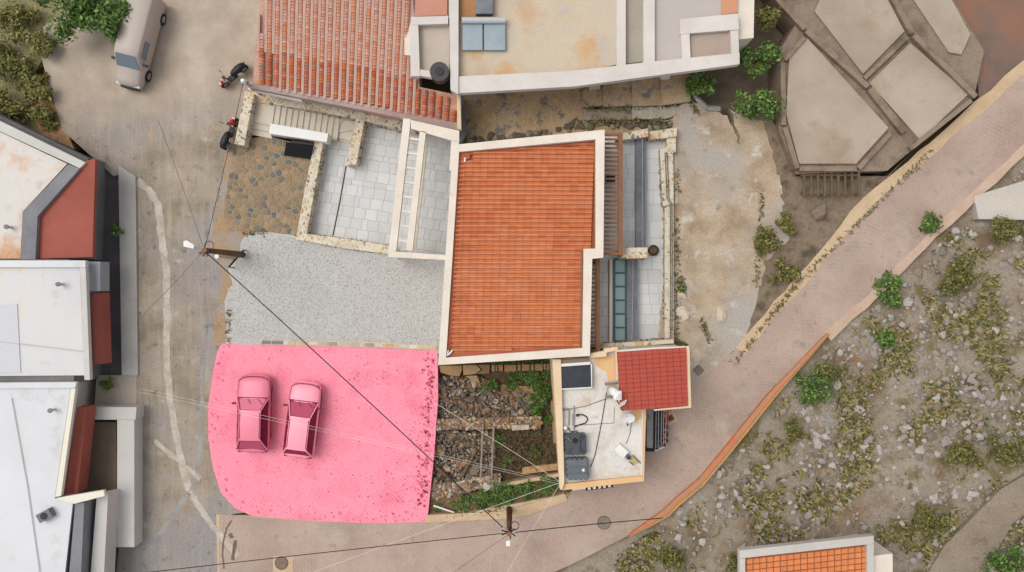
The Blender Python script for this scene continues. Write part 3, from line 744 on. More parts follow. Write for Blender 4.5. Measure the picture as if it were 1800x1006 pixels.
stone_wall('stone_wall', [(1172, 242), (1188, 242), (1188, 268), (1183, 268), (1184, 300), (1184, 600), (1168.5, 600), (1168.5, 362), (1165, 362), (1160, 262), (1172, 260)], -.45, .45, 'long low stone wall with double rails beside the dusty path', 44, 30)
for k, (dx, lab) in enumerate(((0, 'thin dark rail on the long stone wall, nearer the lower terrace'), (3.4, 'thin dark rail on the long stone wall, nearer the dusty path'))):
    mb = MB(); mb.tube([P(1169+dx, 268, .55), P(1172.5+dx, 350, .55), P(1178+dx*.9, 358, .55), P(1178.5+dx*.9, 480, .55), P(1178+dx*.9, 596, .55)], .022, 5)
    t = thing('rail', lab, 'railing', P(1176, 440, .45)); mb.build('bar', mat('green_grey_rail', [c(92, 92, 78)], grain=0), t)
    for i in range(8): q = P((1172 if i < 3 else 1178.4)+dx, 275+i*43, .55); MB().cyl((q.x, q.y, .45), (q.x, q.y, .55), .02, 5).build('post', M_dark, t)
structure(MB().ppx([(1184, 270), (1190, 270), (1192, 356), (1186, 360)], -.5, .05), 'white_ledge', M_trench)
stone_wall('stone_wall', [(1055, 605), (1120, 601), (1184, 597), (1185, 604), (1120, 609), (1055, 613)], -.45, 1.2, 'stone wall with brown flags between glass panes and red roof', 45, 75)
def planter():
    q = P(1146, 441, -.42); t = thing('round_planter', 'round dark planter pot against the clean stone pier', 'planter', q)
    mb = MB(); prof = [(.2, 0), (.27, .3), (.29, .5), (.25, .5), (.23, .36), (0.001, .36)]
    mb.loft([[(q.x+r*math.cos(2*math.pi*k/20), q.y+r*math.sin(2*math.pi*k/20), q.z+z) for k in range(20)] for r, z in prof], 0)
    mb.build('pot', mat('dark_pot', [c(52, 42, 38)], grain=.1, rough=.5), t, smooth=True)
    mb = MB(); mb.cyl((q.x, q.y, q.z+.37), (q.x, q.y, q.z+.42), .22, 16); mb.build('soil', M_pit, t)
planter()

# ------------------------------------------------------------------ back alley: steps, rough stones
def alley():
    t = thing('stone_steps', 'wide stained stone steps climbing the back alley', 'steps', P(1115, 165, -.3))
    xs = [1024, 1060, 1111, 1161, 1214]
    for i in range(4):
        z = -.12+i*.16
        MB().ppx([(xs[i]+.5, 160 if i == 0 else 130), (xs[i+1], 130), (xs[i+1], 186-i*.5 if i < 3 else 178), (xs[i]+.5, 190-i*1.5)], -.5, z).build('step', M_alley, t)
    MB().ppx(rough([(1025, 192), (1110, 190), (1110, 210), (1025, 212)], 1.6, 6), -.5, -.12).build('side_ledge', mat('ledge_concrete', [c(146, 132, 114), c(172, 160, 140)], .9, .3), t)
    MB().ppx(rough([(1111, 189), (1195, 187), (1180, 208), (1111, 209)], 1.6, 6), -.5, .05).build('side_ledge', mat('ledge_pale', [c(160, 152, 136), c(184, 178, 162)], .9, .3), t)
    o = bpy.data.objects['back_alley']; rng = random.Random(17)
    for i in range(120):
        x = rng.uniform(812, 1190); y = (252-(x-812)*.1)-abs(rng.gauss(0, 4)) if x < 1000 else 224-rng.uniform(0, 10)
        MB().rock(P(x, y, -.25), rng.uniform(.12, .3), .6, 0, rng).build('stone', objrand('alley_stone', [c(134, 118, 92), c(112, 100, 82), c(150, 138, 116), c(96, 90, 80)]), o)
    mb = MB(); mb.ppx([(806, 168), (815, 170), (820, 235), (812, 250), (807, 250)], -.3, .5)
    tag(mb.build('dark_wall', M_granite, origin=True), 'dark stained low wall at the left end of the back alley', 'wall')
    tag(MB().ppx([(1036, 150), (1055, 148), (1055, 156), (1036, 158)], -.1, .12).build('drain_box', M_step, origin=True), 'small pale drain box on the lowest alley step', 'box')
    tag(MB().ppx([(1161, 134), (1178, 131), (1178, 138), (1163, 140)], .2, .5).build('white_block', M_white, origin=True), 'small white block on the upper alley steps', 'block')
    mb = MB()
    strip(mb, [(1206, 128), (1212, 150), (1224, 172), (1243, 190), (1266, 191)], 8, .25)
    pts = [(1206, 128), (1212, 150), (1224, 172), (1243, 190), (1266, 191)]
    mb = MB()
    for a, b in zip(pts, pts[1:]): mb.tube([P(*a, .15), P(*b, .15)], .13, 4)
    tag(mb.build('curb_wall', M_greypatch, origin=True), 'curving grey kerb wall between alley steps and green bush', 'kerb')
    rng = random.Random(77)
    for i in range(3):
        mb = MB(); q = P(1160+i*7, 213+i*2, -.1); mb.tube([q, q+Vector((rng.uniform(.5, .9), rng.uniform(-.1, .3), .08))], .02, 5)
        tag(mb.build('pale_stick', M_wirew, origin=True), ('leftmost of three pale sticks in the dark gully', 'middle of three pale sticks in the dark gully', 'rightmost of three pale sticks in the dark gully')[i], 'stick', 'pale sticks in the gully')
alley()

# ------------------------------------------------------------------ white-roofed shop, lower middle
Z3 = 3.0
M_wroof = mat('white_roof_coating', [c(204, 194, 180), c(222, 216, 207), c(230, 226, 220)], .7, .12, 14, bump=.08, spots=[(c(206, 160, 108), .8, .6, .78), (c(190, 176, 160), 1.8, .56, .76), (c(206, 178, 142), 2.6, .64, .78)])
M_peach = mat('peach_render', [c(226, 180, 128), c(232, 192, 146)], .6, .1, bump=.1)
M_cream = mat('cream_peach_render', [c(224, 194, 156), c(234, 210, 176)], .6, .12, bump=.1)
def shop():
    t = thing('flat_roofed_house', 'small house with stained white flat roof and peach parapets', 'house', P(1060, 740, 0))
    out = [(971, 632), (1085, 626), (1085, 716), (1136, 716), (1132, 846), (988, 862)]
    MB().prism([Q(p, Z3) for p in out], -1.5, Z3-.25).build('wall', M_cream, t)
    MB().ppx([(986, 640), (1100, 612), (1134, 716), (1131, 844), (992, 856)], Z3-.3, Z3-.2).build('roof', M_wroof, t)
    MB().ppx([(971, 632), (986, 632), (992, 850), (988, 862), (984, 860)], Z3-.25, Z3+.15).build('parapet', M_cream, t)
    MB().ppx([(992.3, 851), (1129, 837), (1132, 846), (988.6, 862)], Z3-.25, Z3-.02).build('parapet', M_peach, t)
    MB().ppx([(1130.5, 716), (1136, 716), (1132, 845.6), (1129.3, 836.6)], Z3-.25, Z3+.02).build('parapet', M_peach, t)
    MB().ppx([(1128.8, 717), (1130.2, 717), (1129, 836.5), (1127.6, 836.5)], Z3-.2, Z3+.05).build('white_edge', M_white, t)
    MB().ppx([(1038, 622), (1062, 617), (1062, 613), (1086, 610), (1086, 616), (1066, 620), (1066, 627), (1038, 629)], Z3-.2, Z3+.3).build('parapet', M_cream, t)
    MB().ppx([(1081, 616), (1086, 616), (1088, 668), (1083, 668)], Z3-.2, Z3+.3).build('parapet', M_cream, t)
    MB().ppx([(986, 633), (1034, 629), (1034, 636), (986, 640)], Z3-.2, Z3+.02).build('sill', mat('taupe_sill', [c(150, 128, 110)], grain=.15), t)
    # peach rain-stained margin of the roof (own paint)
    MB().ppx([(1044, 630), (1080, 624), (1083, 700), (1072, 690), (1066, 655), (1046, 642)], Z3-.2, Z3-.19).build('unpainted_margin', M_peach, t)
    MB().ppx([(1108, 718), (1127, 718), (1127, 735), (1118, 742), (1108, 730)], Z3-.2, Z3-.19).build('unpainted_margin', M_peach, t)
    # joint lines
    dk = mat('roof_joint', [c(150, 136, 122)], grain=0)
    mb = MB(); mb.tube([P(1009, 748, Z3-.19), P(1079, 744, Z3-.19), P(1080, 716, Z3-.19)], .018, 4); mb.build('roof_joint', dk, t)
    # black hatch with white rim
    fr = M_white
    for q in ([(984, 640), (1038, 636), (1038, 641), (984, 645)], [(985, 683.5), (1041, 680.5), (1041, 682.5), (986, 685.5)], [(1038.5, 640), (1040.5, 640), (1040.8, 680), (1039.5, 680)]): MB().ppx(q, Z3-.2, Z3+.12).build('hatch_rim', fr, t)
    MB().ppx([(985.5, 645), (1038, 641), (1039.5, 680.5), (987, 683.5)], Z3-.2, Z3+.07).build('hatch_cover', mat('black_tarp', [c(40, 44, 52), c(58, 62, 70)], 1.4, .2, rough=.4, bump=.2, spots=(c(104, 106, 108), 2.2, .66, .8)), t)
    # sign on the street front
    sx = [P(1030, 863, 2.6), P(1078, 857, 2.6)]
    d = (sx[1]-sx[0]).normalized(); nrm = Vector((d.y, -d.x, 0)); up3 = Vector((0, 0, 1))
    sg = thing('shop_sign', 'narrow dark sign board with white marks on the street front', 'sign', sx[0])
    tl = (up3*.08-nrm*.22)
    pts = [sx[0], sx[1], sx[1]+tl, sx[0]+tl]; back = [p-nrm*.05 for p in pts]
    MB().add(pts+back, [(0, 1, 2, 3), (7, 6, 5, 4), (0, 4, 5, 1), (1, 5, 6, 2), (2, 6, 7, 3), (3, 7, 4, 0)]).build('board', mat('maroon_board', [c(48, 24, 26)], grain=0), sg)
    rng = random.Random(4); mb = MB()
    for k in range(5):
        for j in range(3):
            u = .1+k*.185+j*.03; a = sx[0].lerp(sx[1], u)+tl*.2+nrm*.012; b = sx[0].lerp(sx[1], u+rng.uniform(-.015, .02))+tl*.8+nrm*.012
            w = d*.028; mb.add([a-w, a+w, b+w, b-w], [(0, 1, 2, 3)])
    mb.build('lettering', M_white, sg)
    MB().tube([P(1006, 861, 2.6), P(1029, 858, 2.6)], .05, 6).build('lamp_tube', M_white, sg)
    return t
shop()
def red_roof():
    t = thing('red_tiled_canopy', 'square red tiled roof standing above the white flat roof', 'roof', P(1148, 668, 0))
    zr = lambda x, y: 3.75+(x-P(1148, 0, 3.8).x)*-.03
    poly = [(1086, 619), (1207, 611), (1210, 714), (1092, 722)]
    MB().prism([Q(p, 3.6) for p in [(1090, 616), (1203, 612), (1206, 712), (1094, 718)]], -1.5, 3.3).build('wall', M_cream, t)
    MB().prism([Q(p, 3.7) for p in poly], 3.3, lambda x, y: zr(x, y)-.06).build('roof_deck', mat('red_deck', [c(130, 54, 44)], grain=.1), t)
    MB().ppx([(1205, 609), (1212, 609), (1215, 717), (1150, 722.5), (1150, 719.5), (1208, 714)], 3.3, 3.66).build('eave_edge', M_cream, t)
    MB().ppx([(1085.5, 616), (1150, 611), (1205, 609), (1205, 611.5), (1150, 614), (1085.5, 619)], 3.3, 3.6).build('eave_edge', M_white, t)
    rng = random.Random(6); a = math.atan2(-8, 121)
    for cell, r in grid_cells(poly, (1086, 619), (121, -8), (6, 103), [12.1], 8.0, .5, rng, stagger=False):
        xy = [Q(p, 3.78) for p in cell]; n = len(xy); y0 = min(p[1] for p in xy); y1 = max(p[1] for p in xy)
        MB().prism(xy, 3.4, lambda x, y: zr(x, y)+.015+.022*(1-(y-y0)/(y1-y0+1e-6))).build('roof_tile', M_red, t)
red_roof()
def tank(px, label, hatch, z=Z3-.2):
    """ribbed dark plastic water tank; px: four corner pixels of its top"""
    zt = z+.55; top = [P(*p, zt) for p in px]; ctr = sum(top, Vector())/4
    t = thing('water_tank', label, 'tank', (ctr.x, ctr.y, z)); m = mat('tank_plastic' if hatch == 'cross' else 'tank_plastic_pale', [c(62, 66, 72), c(74, 78, 84)] if hatch == 'cross' else [c(92, 98, 102), c(104, 110, 114)], .8, .08, rough=.4, bump=0, spec=.5)
    MB().prism([(p.x, p.y) for p in top], z, zt, top=.96).build('body', m, t)
    mb = MB()
    for i in range(4):
        a, b = top[i], top[(i+1) % 4]
        for k in range(4):
            q = a.lerp(b, (k+.5)/4); dr = (b-a).normalized(); MB_ = mb.box((q.x, q.y, z+.25), (.16, .07, .5), math.atan2(dr.y, dr.x))
    for i in range(1): pass
    mb.build('side_ribs', m, t, kind='stuff')
    if hatch == 'cross':
        for i in range(4):
            q = top[i].lerp(ctr, .2); e = top[i].lerp(ctr, .62); MB().tube([q+Vector((0, 0, .02)), e+Vector((0, 0, .09))], .06, 6).build('rib', m, t)
        MB().box((ctr.x, ctr.y+.05, zt+.04), (.45, 1.0, .09)).build('raised_panel', m, t)
        MB().cyl((ctr.x-.02, ctr.y+.22, zt+.08), (ctr.x-.02, ctr.y+.22, zt+.13), .13, 14).build('cap', M_black, t)
    else:
        for f in (.36, .7):
            a = top[0].lerp(top[3], f); b = top[1].lerp(top[2], f); MB().tube([a.lerp(b, .05), a.lerp(b, .95)], .035, 6).build('rib', m, t)
        q = top[0].lerp(top[1], .76).lerp(top[3].lerp(top[2], .76), .52)
        MB().cyl((q.x, q.y, zt), (q.x, q.y, zt+.06), .17, 16).build('hatch', m, t)
        MB().cyl((q.x, q.y, zt+.06), (q.x, q.y, zt+.1), .07, 10).build('cap', M_white, t)
tank([(993, 765), (1029, 764), (1030, 799), (994, 800)], 'dark grey water tank with cross ribs, upper of the pair', 'cross')
tank([(996, 808), (1033, 807), (1035, 843), (998, 844)], 'dark grey water tank with round hatch, lower of the pair', 'hatch')
ZF = Z3-.2
tag(MB().tube([P(1066, 690, ZF+.03), P(1058, 740, ZF+.03), P(1046, 800, ZF+.03), P(1038, 822, ZF+.03)], .022, 5).build('roof_cable', M_wire, origin=True), 'dark cable running down the white roof to the tanks', 'cable')
tag(MB().tube([P(990, 722, ZF+.03), P(1030, 714, ZF+.03), P(1066, 701, ZF+.03)], .015, 4).build('roof_cable', M_wireg, origin=True), 'thin grey cable crossing the upper part of the white roof', 'cable')
tag(MB().tube([P(1110, 738, ZF+.03), P(1108, 760, ZF+.03), P(1101, 780, ZF+.03)], .015, 4).build('roof_cable', M_wireg, origin=True), 'thin cable between the satellite dish and the white board', 'cable')
def pipes():
    t = thing('pipework', 'grey steel pipes and black hose loop above the tanks', 'pipes', P(1010, 740, ZF))
    for a, b in (((1000, 719), (1000, 748)), ((988, 719), (1003, 719)), ((1009, 714), (1009, 757)), ((1007, 728), (1007, 748))):
        MB().cyl(P(*a, ZF+.06), P(*b, ZF+.06), .035, 6).build('pipe', M_steel, t)
    pts = [(1014, 730), (1024, 729), (1031, 733), (1033, 738), (1029, 744), (1018, 747), (1009, 751)]
    MB().tube([P(*p, ZF+.06) for p in pts], .03, 6).build('hose', M_black, t)
    MB().tube([P(*p, ZF+.05) for p in [(999, 752), (1002, 758), (1008, 759), (1014, 757), (1015, 764)]], .025, 6).build('hose', M_black, t)
    MB().box(P(1015, 730, ZF+.08), (.12, .12, .14)).build('valve', M_dark, t)
pipes()
def small_roof_things():
    q = P(994, 753, ZF+.3); t = thing('white_vent', 'small white round vent cap on the roof beside the tanks', 'vent', (q.x, q.y, ZF))
    MB().cyl((q.x, q.y, ZF), (q.x, q.y, ZF+.22), .06, 10).build('pipe', M_white, t); MB().cyl((q.x, q.y, ZF+.22), (q.x, q.y, ZF+.32), .11, 14, r1=.07).build('cap', M_white, t)
    # white chimney hood
    b = P(1086, 693, ZF); t = thing('chimney_hood', 'white metal chimney hood beside the red tiled roof', 'chimney', b)
    MB().tube([P(1074, 685, ZF+.3), P(1078, 688, ZF+.9), P(1083, 692, ZF+1.25)], .2, 10).build('flue', M_white, t, smooth=True)
    z = 4.15; MB().ppx([(1079, 688), (1093, 688), (1093, 703), (1079, 703)], 3.85, z).build('hood', M_white, t)
    q = P(1086, 695.5, z); cr = [P(1079, 688, z), P(1093, 688, z), P(1093, 703, z), P(1079, 703, z)]
    MB().add([p+Vector((0, 0, .003)) for p in cr]+[q+Vector((0, 0, .14))], [(3, 2, 4), (2, 1, 4), (1, 0, 4), (0, 3, 4)]).build('cap', M_white, t)
    q = P(1082, 690, ZF); MB().cyl((q.x, q.y, ZF), (q.x, q.y, 3.9), .05, 8).build('mast', M_steel, t)
    for (a, bb, lab) in (((1063, 675), (1085, 673), 'grey roof bar just above the white chimney hood'), ((1064, 698), (1078, 697.5), 'grey roof bar tucked under the white chimney hood')):
        p0, p1 = P(*a, ZF+.12), P(*bb, ZF+.12); MB_ = MB().tube([p0, p1], .07, 4); tag(MB_.build('roof_bar', M_steel, origin=True), lab, 'bar')
    # antenna
    q = P(1090, 716, ZF); t = thing('tv_antenna', 'small aerial with black mast below the white chimney hood', 'antenna', q)
    MB().cyl((q.x, q.y, ZF), (q.x, q.y, 4.0), .025, 6).build('mast', M_black, t)
    a, bb = P(1084, 704, 3.95), P(1096, 712, 3.95)
    MB().tube([a, P(1091, 714, 3.9)], .03, 5).build('boom', M_black, t)
    for i in range(5):
        cpt = P(1090+i*2.2, 712-i*1.1, 3.97); MB().box(cpt, (.05, .28, .05), -.5).build('element', M_wirew, t)
    # dish
    q = P(1100, 732, ZF); t = thing('satellite_dish', 'white oval satellite dish at the lower edge of the red roof', 'satellite dish', q)
    MB().cyl((q.x, q.y+.1, ZF), (q.x, q.y+.1, ZF+.55), .03, 6).build('mast', M_steel, t)
    Mx = Matrix.Translation((q.x, q.y, ZF+.7)) @ Matrix.Rotation(-.1, 4, 'Z') @ Matrix.Rotation(.7, 4, 'X')
    rings = [[Mx @ Vector((r*math.cos(2*math.pi*k/24)*.36, r*math.sin(2*math.pi*k/24)*.36, (r*r-1)*.08)) for k in range(24)] for r in (1, .8, .55, .3, .02)]
    rings += [[Mx @ Vector((r*math.cos(2*math.pi*k/24)*.36, r*math.sin(2*math.pi*k/24)*.36, (r*r-1)*.08-.02)) for k in range(24)] for r in (.02, .5, 1)]
    MB().loft(rings, caps=False).build('dish', M_white, t, smooth=True)
    MB().tube([Mx @ Vector((0, -.3, -.03)), Mx @ Vector((0, -.1, .3))], .015, 5).build('arm', M_black, t)
    MB().box(Mx @ Vector((0, -.1, .32)), (.07, .07, .1)).build('receiver', M_black, t)
    # white board, motor and mat
    q = P(1091, 793, ZF); tag(MB().ppx([(1089, 780), (1105, 795), (1096, 806), (1079, 791)], ZF, ZF+.22).build('white_box', M_white, origin=True), 'white rectangular box lying on the white roof', 'box')
    q = P(1104, 803, ZF); t = thing('pump_motor', 'small round grey motor beside the white roof box', 'motor', q)
    MB().cyl((q.x, q.y, ZF), (q.x, q.y, ZF+.2), .13, 14).build('housing', M_granite, t); MB().cyl((q.x, q.y, ZF+.2), (q.x, q.y, ZF+.26), .07, 10).build('fan_cap', M_dark, t)
    t = thing('timber_scraps', 'broken tan wooden crate piece beside the round motor', 'wood', P(1112, 812, ZF)); m = mat('tan_board', [c(196, 172, 128)], grain=.3)
    MB().ppx([(1106, 806), (1114, 802), (1122, 814), (1112, 818)], ZF, ZF+.06).build('board', m, t)
    MB().tube([P(1112, 800, ZF+.12), P(1126, 815, ZF+.12)], .025, 5).build('batten', M_stem, t); MB().tube([P(1106, 812, ZF+.1), P(1114, 818, ZF+.1)], .025, 5).build('batten', M_stem, t)
small_roof_things()
def shop_stall():
    t = thing('metal_counter', 'long grey metal counter along the right wall of the white-roofed house', 'counter', P(1146, 755, 0))
    MB().ppx([(1137, 716), (1150, 716), (1149, 788), (1137, 788)], 0, .85).build('body', M_steel, t)
    MB().ppx([(1149.5, 716), (1152, 716), (1151, 790), (1148.7, 790)], 0, 1.0).build('front_rail', M_dark, t)
    MB().ppx([(1136, 789), (1151, 790), (1151, 794), (1136, 794)], 0, .95).build('end_board', M_black, t)
    q = P(1138, 734, .9); MB().cyl((q.x, q.y, .86), (q.x, q.y, .9), .16, 16).build('basin', M_greypatch, t)
    rng = random.Random(9)
    spec = [(1153.5, 715, 788, (.1, .1, .11), 'black'), (1158, 716, 785, (.1, .1, .1), 'black'), (1163, 715, 780, (.25, .1, .07), 'brown'), (1167, 715, 783, (.3, .14, .08), 'orange and black'), (1171, 715, 781, (.4, .03, .05), 'red and black')]
    cols = {'black': [M_black, M_dark], 'brown': [M_dark, mat('brown_cloth', [c(92, 66, 50)], grain=.2)], 'orange and black': [M_black, mat('orange_cloth', [c(176, 96, 52)], grain=.2)], 'red and black': [mat('red_cloth', [c(180, 32, 38)], grain=.2), M_black]}
    labs = ['rail of small black goods right beside the grey metal counter', 'rail of black goods, second from the grey metal counter', 'rail of brown and black goods, third from the counter', 'rail of orange and black goods, fourth from the counter', 'outermost rail of red and black goods facing the road']
    for i, (x, y0, y1, _, cn) in enumerate(spec):
        zt = 1.3; t2 = thing('goods_rail', labs[i], 'rack', P(x, (y0+y1)/2, 0), 'rails of goods beside the white-roofed house')
        MB().cyl(P(x, y0, zt), P(x-1, y1, zt), .02, 6).build('bar', M_steel, t2)
        for y in (y0+2, y1-2): q = P(x, y, zt); MB().cyl((q.x, q.y, .02), (q.x, q.y, zt), .02, 6).build('post', M_steel, t2)
        y = y0+1; k = 0
        while y < y1-3:
            w = rng.uniform(2.2, 4.5); dxp = rng.uniform(1.2, 2.2)
            if rng.random() < .85:
                col = cols[cn][(0 if y < y0+30 else 1) if cn == 'red and black' else rng.randrange(2)]
                if cn == 'red and black' and y > y0+58: col = cols[cn][0]
                a = P(x, y+w/2, zt-.32); MB().box((a.x, a.y, zt-.32), (dxp*2*.029, w*.026, .62), rng.gauss(0, .15)).build('garment', col, t2)
            y += w; k += 1
    MB_ = MB().tube([P(1151, 793, .9), P(1172, 784, .9)], .03, 5); tag(MB_.build('white_bar', M_white, origin=True), 'thin white bar closing the street end of the goods rails', 'bar')
shop_stall()
def drains():
    def man(px, r, label, m2):
        q = P(*px, .012); t = thing('manhole_cover', label, 'manhole cover', q)
        MB().cyl((q.x, q.y, .008), (q.x, q.y, .018), r, 28).build('rim', M_dark, t)
        MB().cyl((q.x, q.y, .012), (q.x, q.y, .024), r*.92, 28).build('lid', m2, t)
        mb = MB()
        for i in range(-3, 4):
            w = math.sqrt(max(0, (r*.85)**2-(i*r*.24)**2)); mb.box((q.x, q.y+i*r*.24, .027), (2*w, .02, .006))
        mb.build('lid_ridges', m2, t, kind='stuff')
    rust = mat('rusty_iron', [c(122, 104, 92), c(140, 122, 108)], 3, .3)
    structure(MB().ppx([(480, 977), (515, 977), (515, 1006), (480, 1006)], .007, .011), 'concrete_collar', M_kerb)
    man((495, 990), .36, 'round iron manhole cover set in the bricks at the bottom left', rust)
    man((1062, 919), .36, 'round iron manhole cover in the bricks near the painted kerb', mat('grey_iron', [c(150, 132, 120), c(132, 118, 108)], 3, .3))
    q = P(1228, 651, .02); t = thing('drain_grate', 'square brown drain grate where the dusty path meets the bricks', 'drain', q)
    MB().box((q.x, q.y, .015), (.42, .42, .02), .7).build('frame', M_stem, t)
    for i in range(5): d = Vector((math.cos(.7), math.sin(.7), 0)); p = q+d*(i-2)*.075; MB().box((p.x, p.y, .03), (.035, .36, .015), .7).build('bar', M_greypatch, t)
    q = P(1179, 735, .02); t = thing('drain_grate', 'small square drain in a pale collar beside the goods rails', 'drain', q)
    MB().box((q.x, q.y, .012), (.62, .62, .018), .5).build('collar', M_kerb, t); MB().box((q.x, q.y, .025), (.3, .3, .02), .5).build('lid', M_stem, t)
drains()
# painted kerb by the road
def painted_kerb():
    t = thing('painted_kerb', 'orange kerb with yellow outer stripe along the road bend', 'kerb', P(1300, 760, 0))
    pts = [(1107, 940), (1140, 916), (1168, 896), (1186, 878), (1228, 843), (1265, 799), (1303, 752), (1352, 692), (1455, 586)]
    def band(d0, d1, z, name, m):
        a = []; b = []
        for i, p in enumerate(pts):
            q0 = pts[max(i-1, 0)]; q1 = pts[min(i+1, len(pts)-1)]; dx, dy = q1[0]-q0[0], q1[1]-q0[1]; d = math.hypot(dx, dy); nx, ny = -dy/d, dx/d
            tp = min(1, .25+i*.5, .3+(len(pts)-1-i)*.6)
            a.append((p[0]+nx*d0*tp, p[1]+ny*d0*tp)); b.append((p[0]+nx*d1*tp, p[1]+ny*d1*tp))
        for i in range(len(pts)-1): MB().ppx([a[i], a[i+1], b[i+1], b[i]], -1.5, z).build(name, m, t)
    band(0, 9, .22, 'orange_kerbstone', mat('orange_paint', [c(200, 126, 88), c(192, 138, 106), c(210, 118, 74)], .5, .2))
    band(9.2, 14, .12, 'yellow_kerbstone', mat('yellow_paint', [c(222, 156, 70), c(196, 150, 96), c(180, 150, 116)], .5, .25))
painted_kerb()

# ------------------------------------------------------------------ vegetation maker
def bush(px, py, z, rpx, h, n, label, pal=M_leaf, name='bush', cat='bush', group=None, leaf=.09, lobes=5, seed=None, trunk=False, w=(4, 5, 3)):
    rng = random.Random(seed if seed is not None else int(px*7+py)); s = (H-z-h/2)/F; r = rpx*s; q = P(px, py, z+h*.5); q.z = z
    t = thing(name, label, cat, q, group)
    mb = MB(); lobes += 4; cs = []
    for _ in range(lobes):
        an = rng.uniform(0, 6.28); rd = r*rng.uniform(.2, .95); cs.append((math.cos(an)*rd, math.sin(an)*rd, h*rng.uniform(.25, .75), rng.uniform(.22, .5)*r))
    cs.append((0, 0, h*.55, r*.5)); n = int(n*1.6)
    for _ in range(n):
        cx, cy, cz, cr = rng.choice(cs)
        d = Vector((rng.gauss(0, 1), rng.gauss(0, 1), abs(rng.gauss(0, 1))*.9-.25)).normalized(); k = min(1.6, abs(rng.gauss(.72, .36)))
        p = Vector((q.x+cx+d.x*cr*k, q.y+cy+d.y*cr*k, z+max(.03, cz+d.z*min(cr, h*.45)*k)))
        a = (d+Vector((rng.uniform(-.9, .9), rng.uniform(-.9, .9), rng.uniform(0, 1.1)))).normalized(); u = a.orthogonal().normalized(); u.rotate(Matrix.Rotation(rng.uniform(0, 6.28), 3, a)); v = a.cross(u)
        L = leaf*rng.uniform(.45, 1.35); wd = L*rng.uniform(.35, .65)
        mb.add([p-u*L*.5, p+v*wd*.5, p+u*L*.5, p-v*wd*.5], [(0, 1, 2, 3)], rng.choices((0, 1, 2), w)[0])
    mb.build('crown' if trunk else 'foliage', pal, t)
    mb = MB()
    if trunk:
        mb.tube([q, q+Vector((.05, .05, h*.4)), q+Vector((.1, 0, h*.75))], .14, 8, r1=.05)
        for cx, cy, cz, cr in cs[:4]: mb.tube([q+Vector((.05, .05, h*.35)), Vector((q.x+cx*.8, q.y+cy*.8, z+cz))], .06, 5, r1=.02)
        mb.build('trunk', M_stem, t)
    else:
        for cx, cy, cz, cr in cs[:4]: mb.tube([q, Vector((q.x+cx, q.y+cy, z+cz))], .02, 4, r1=.008)
        mb.build('stem', M_stem, t)
    return t

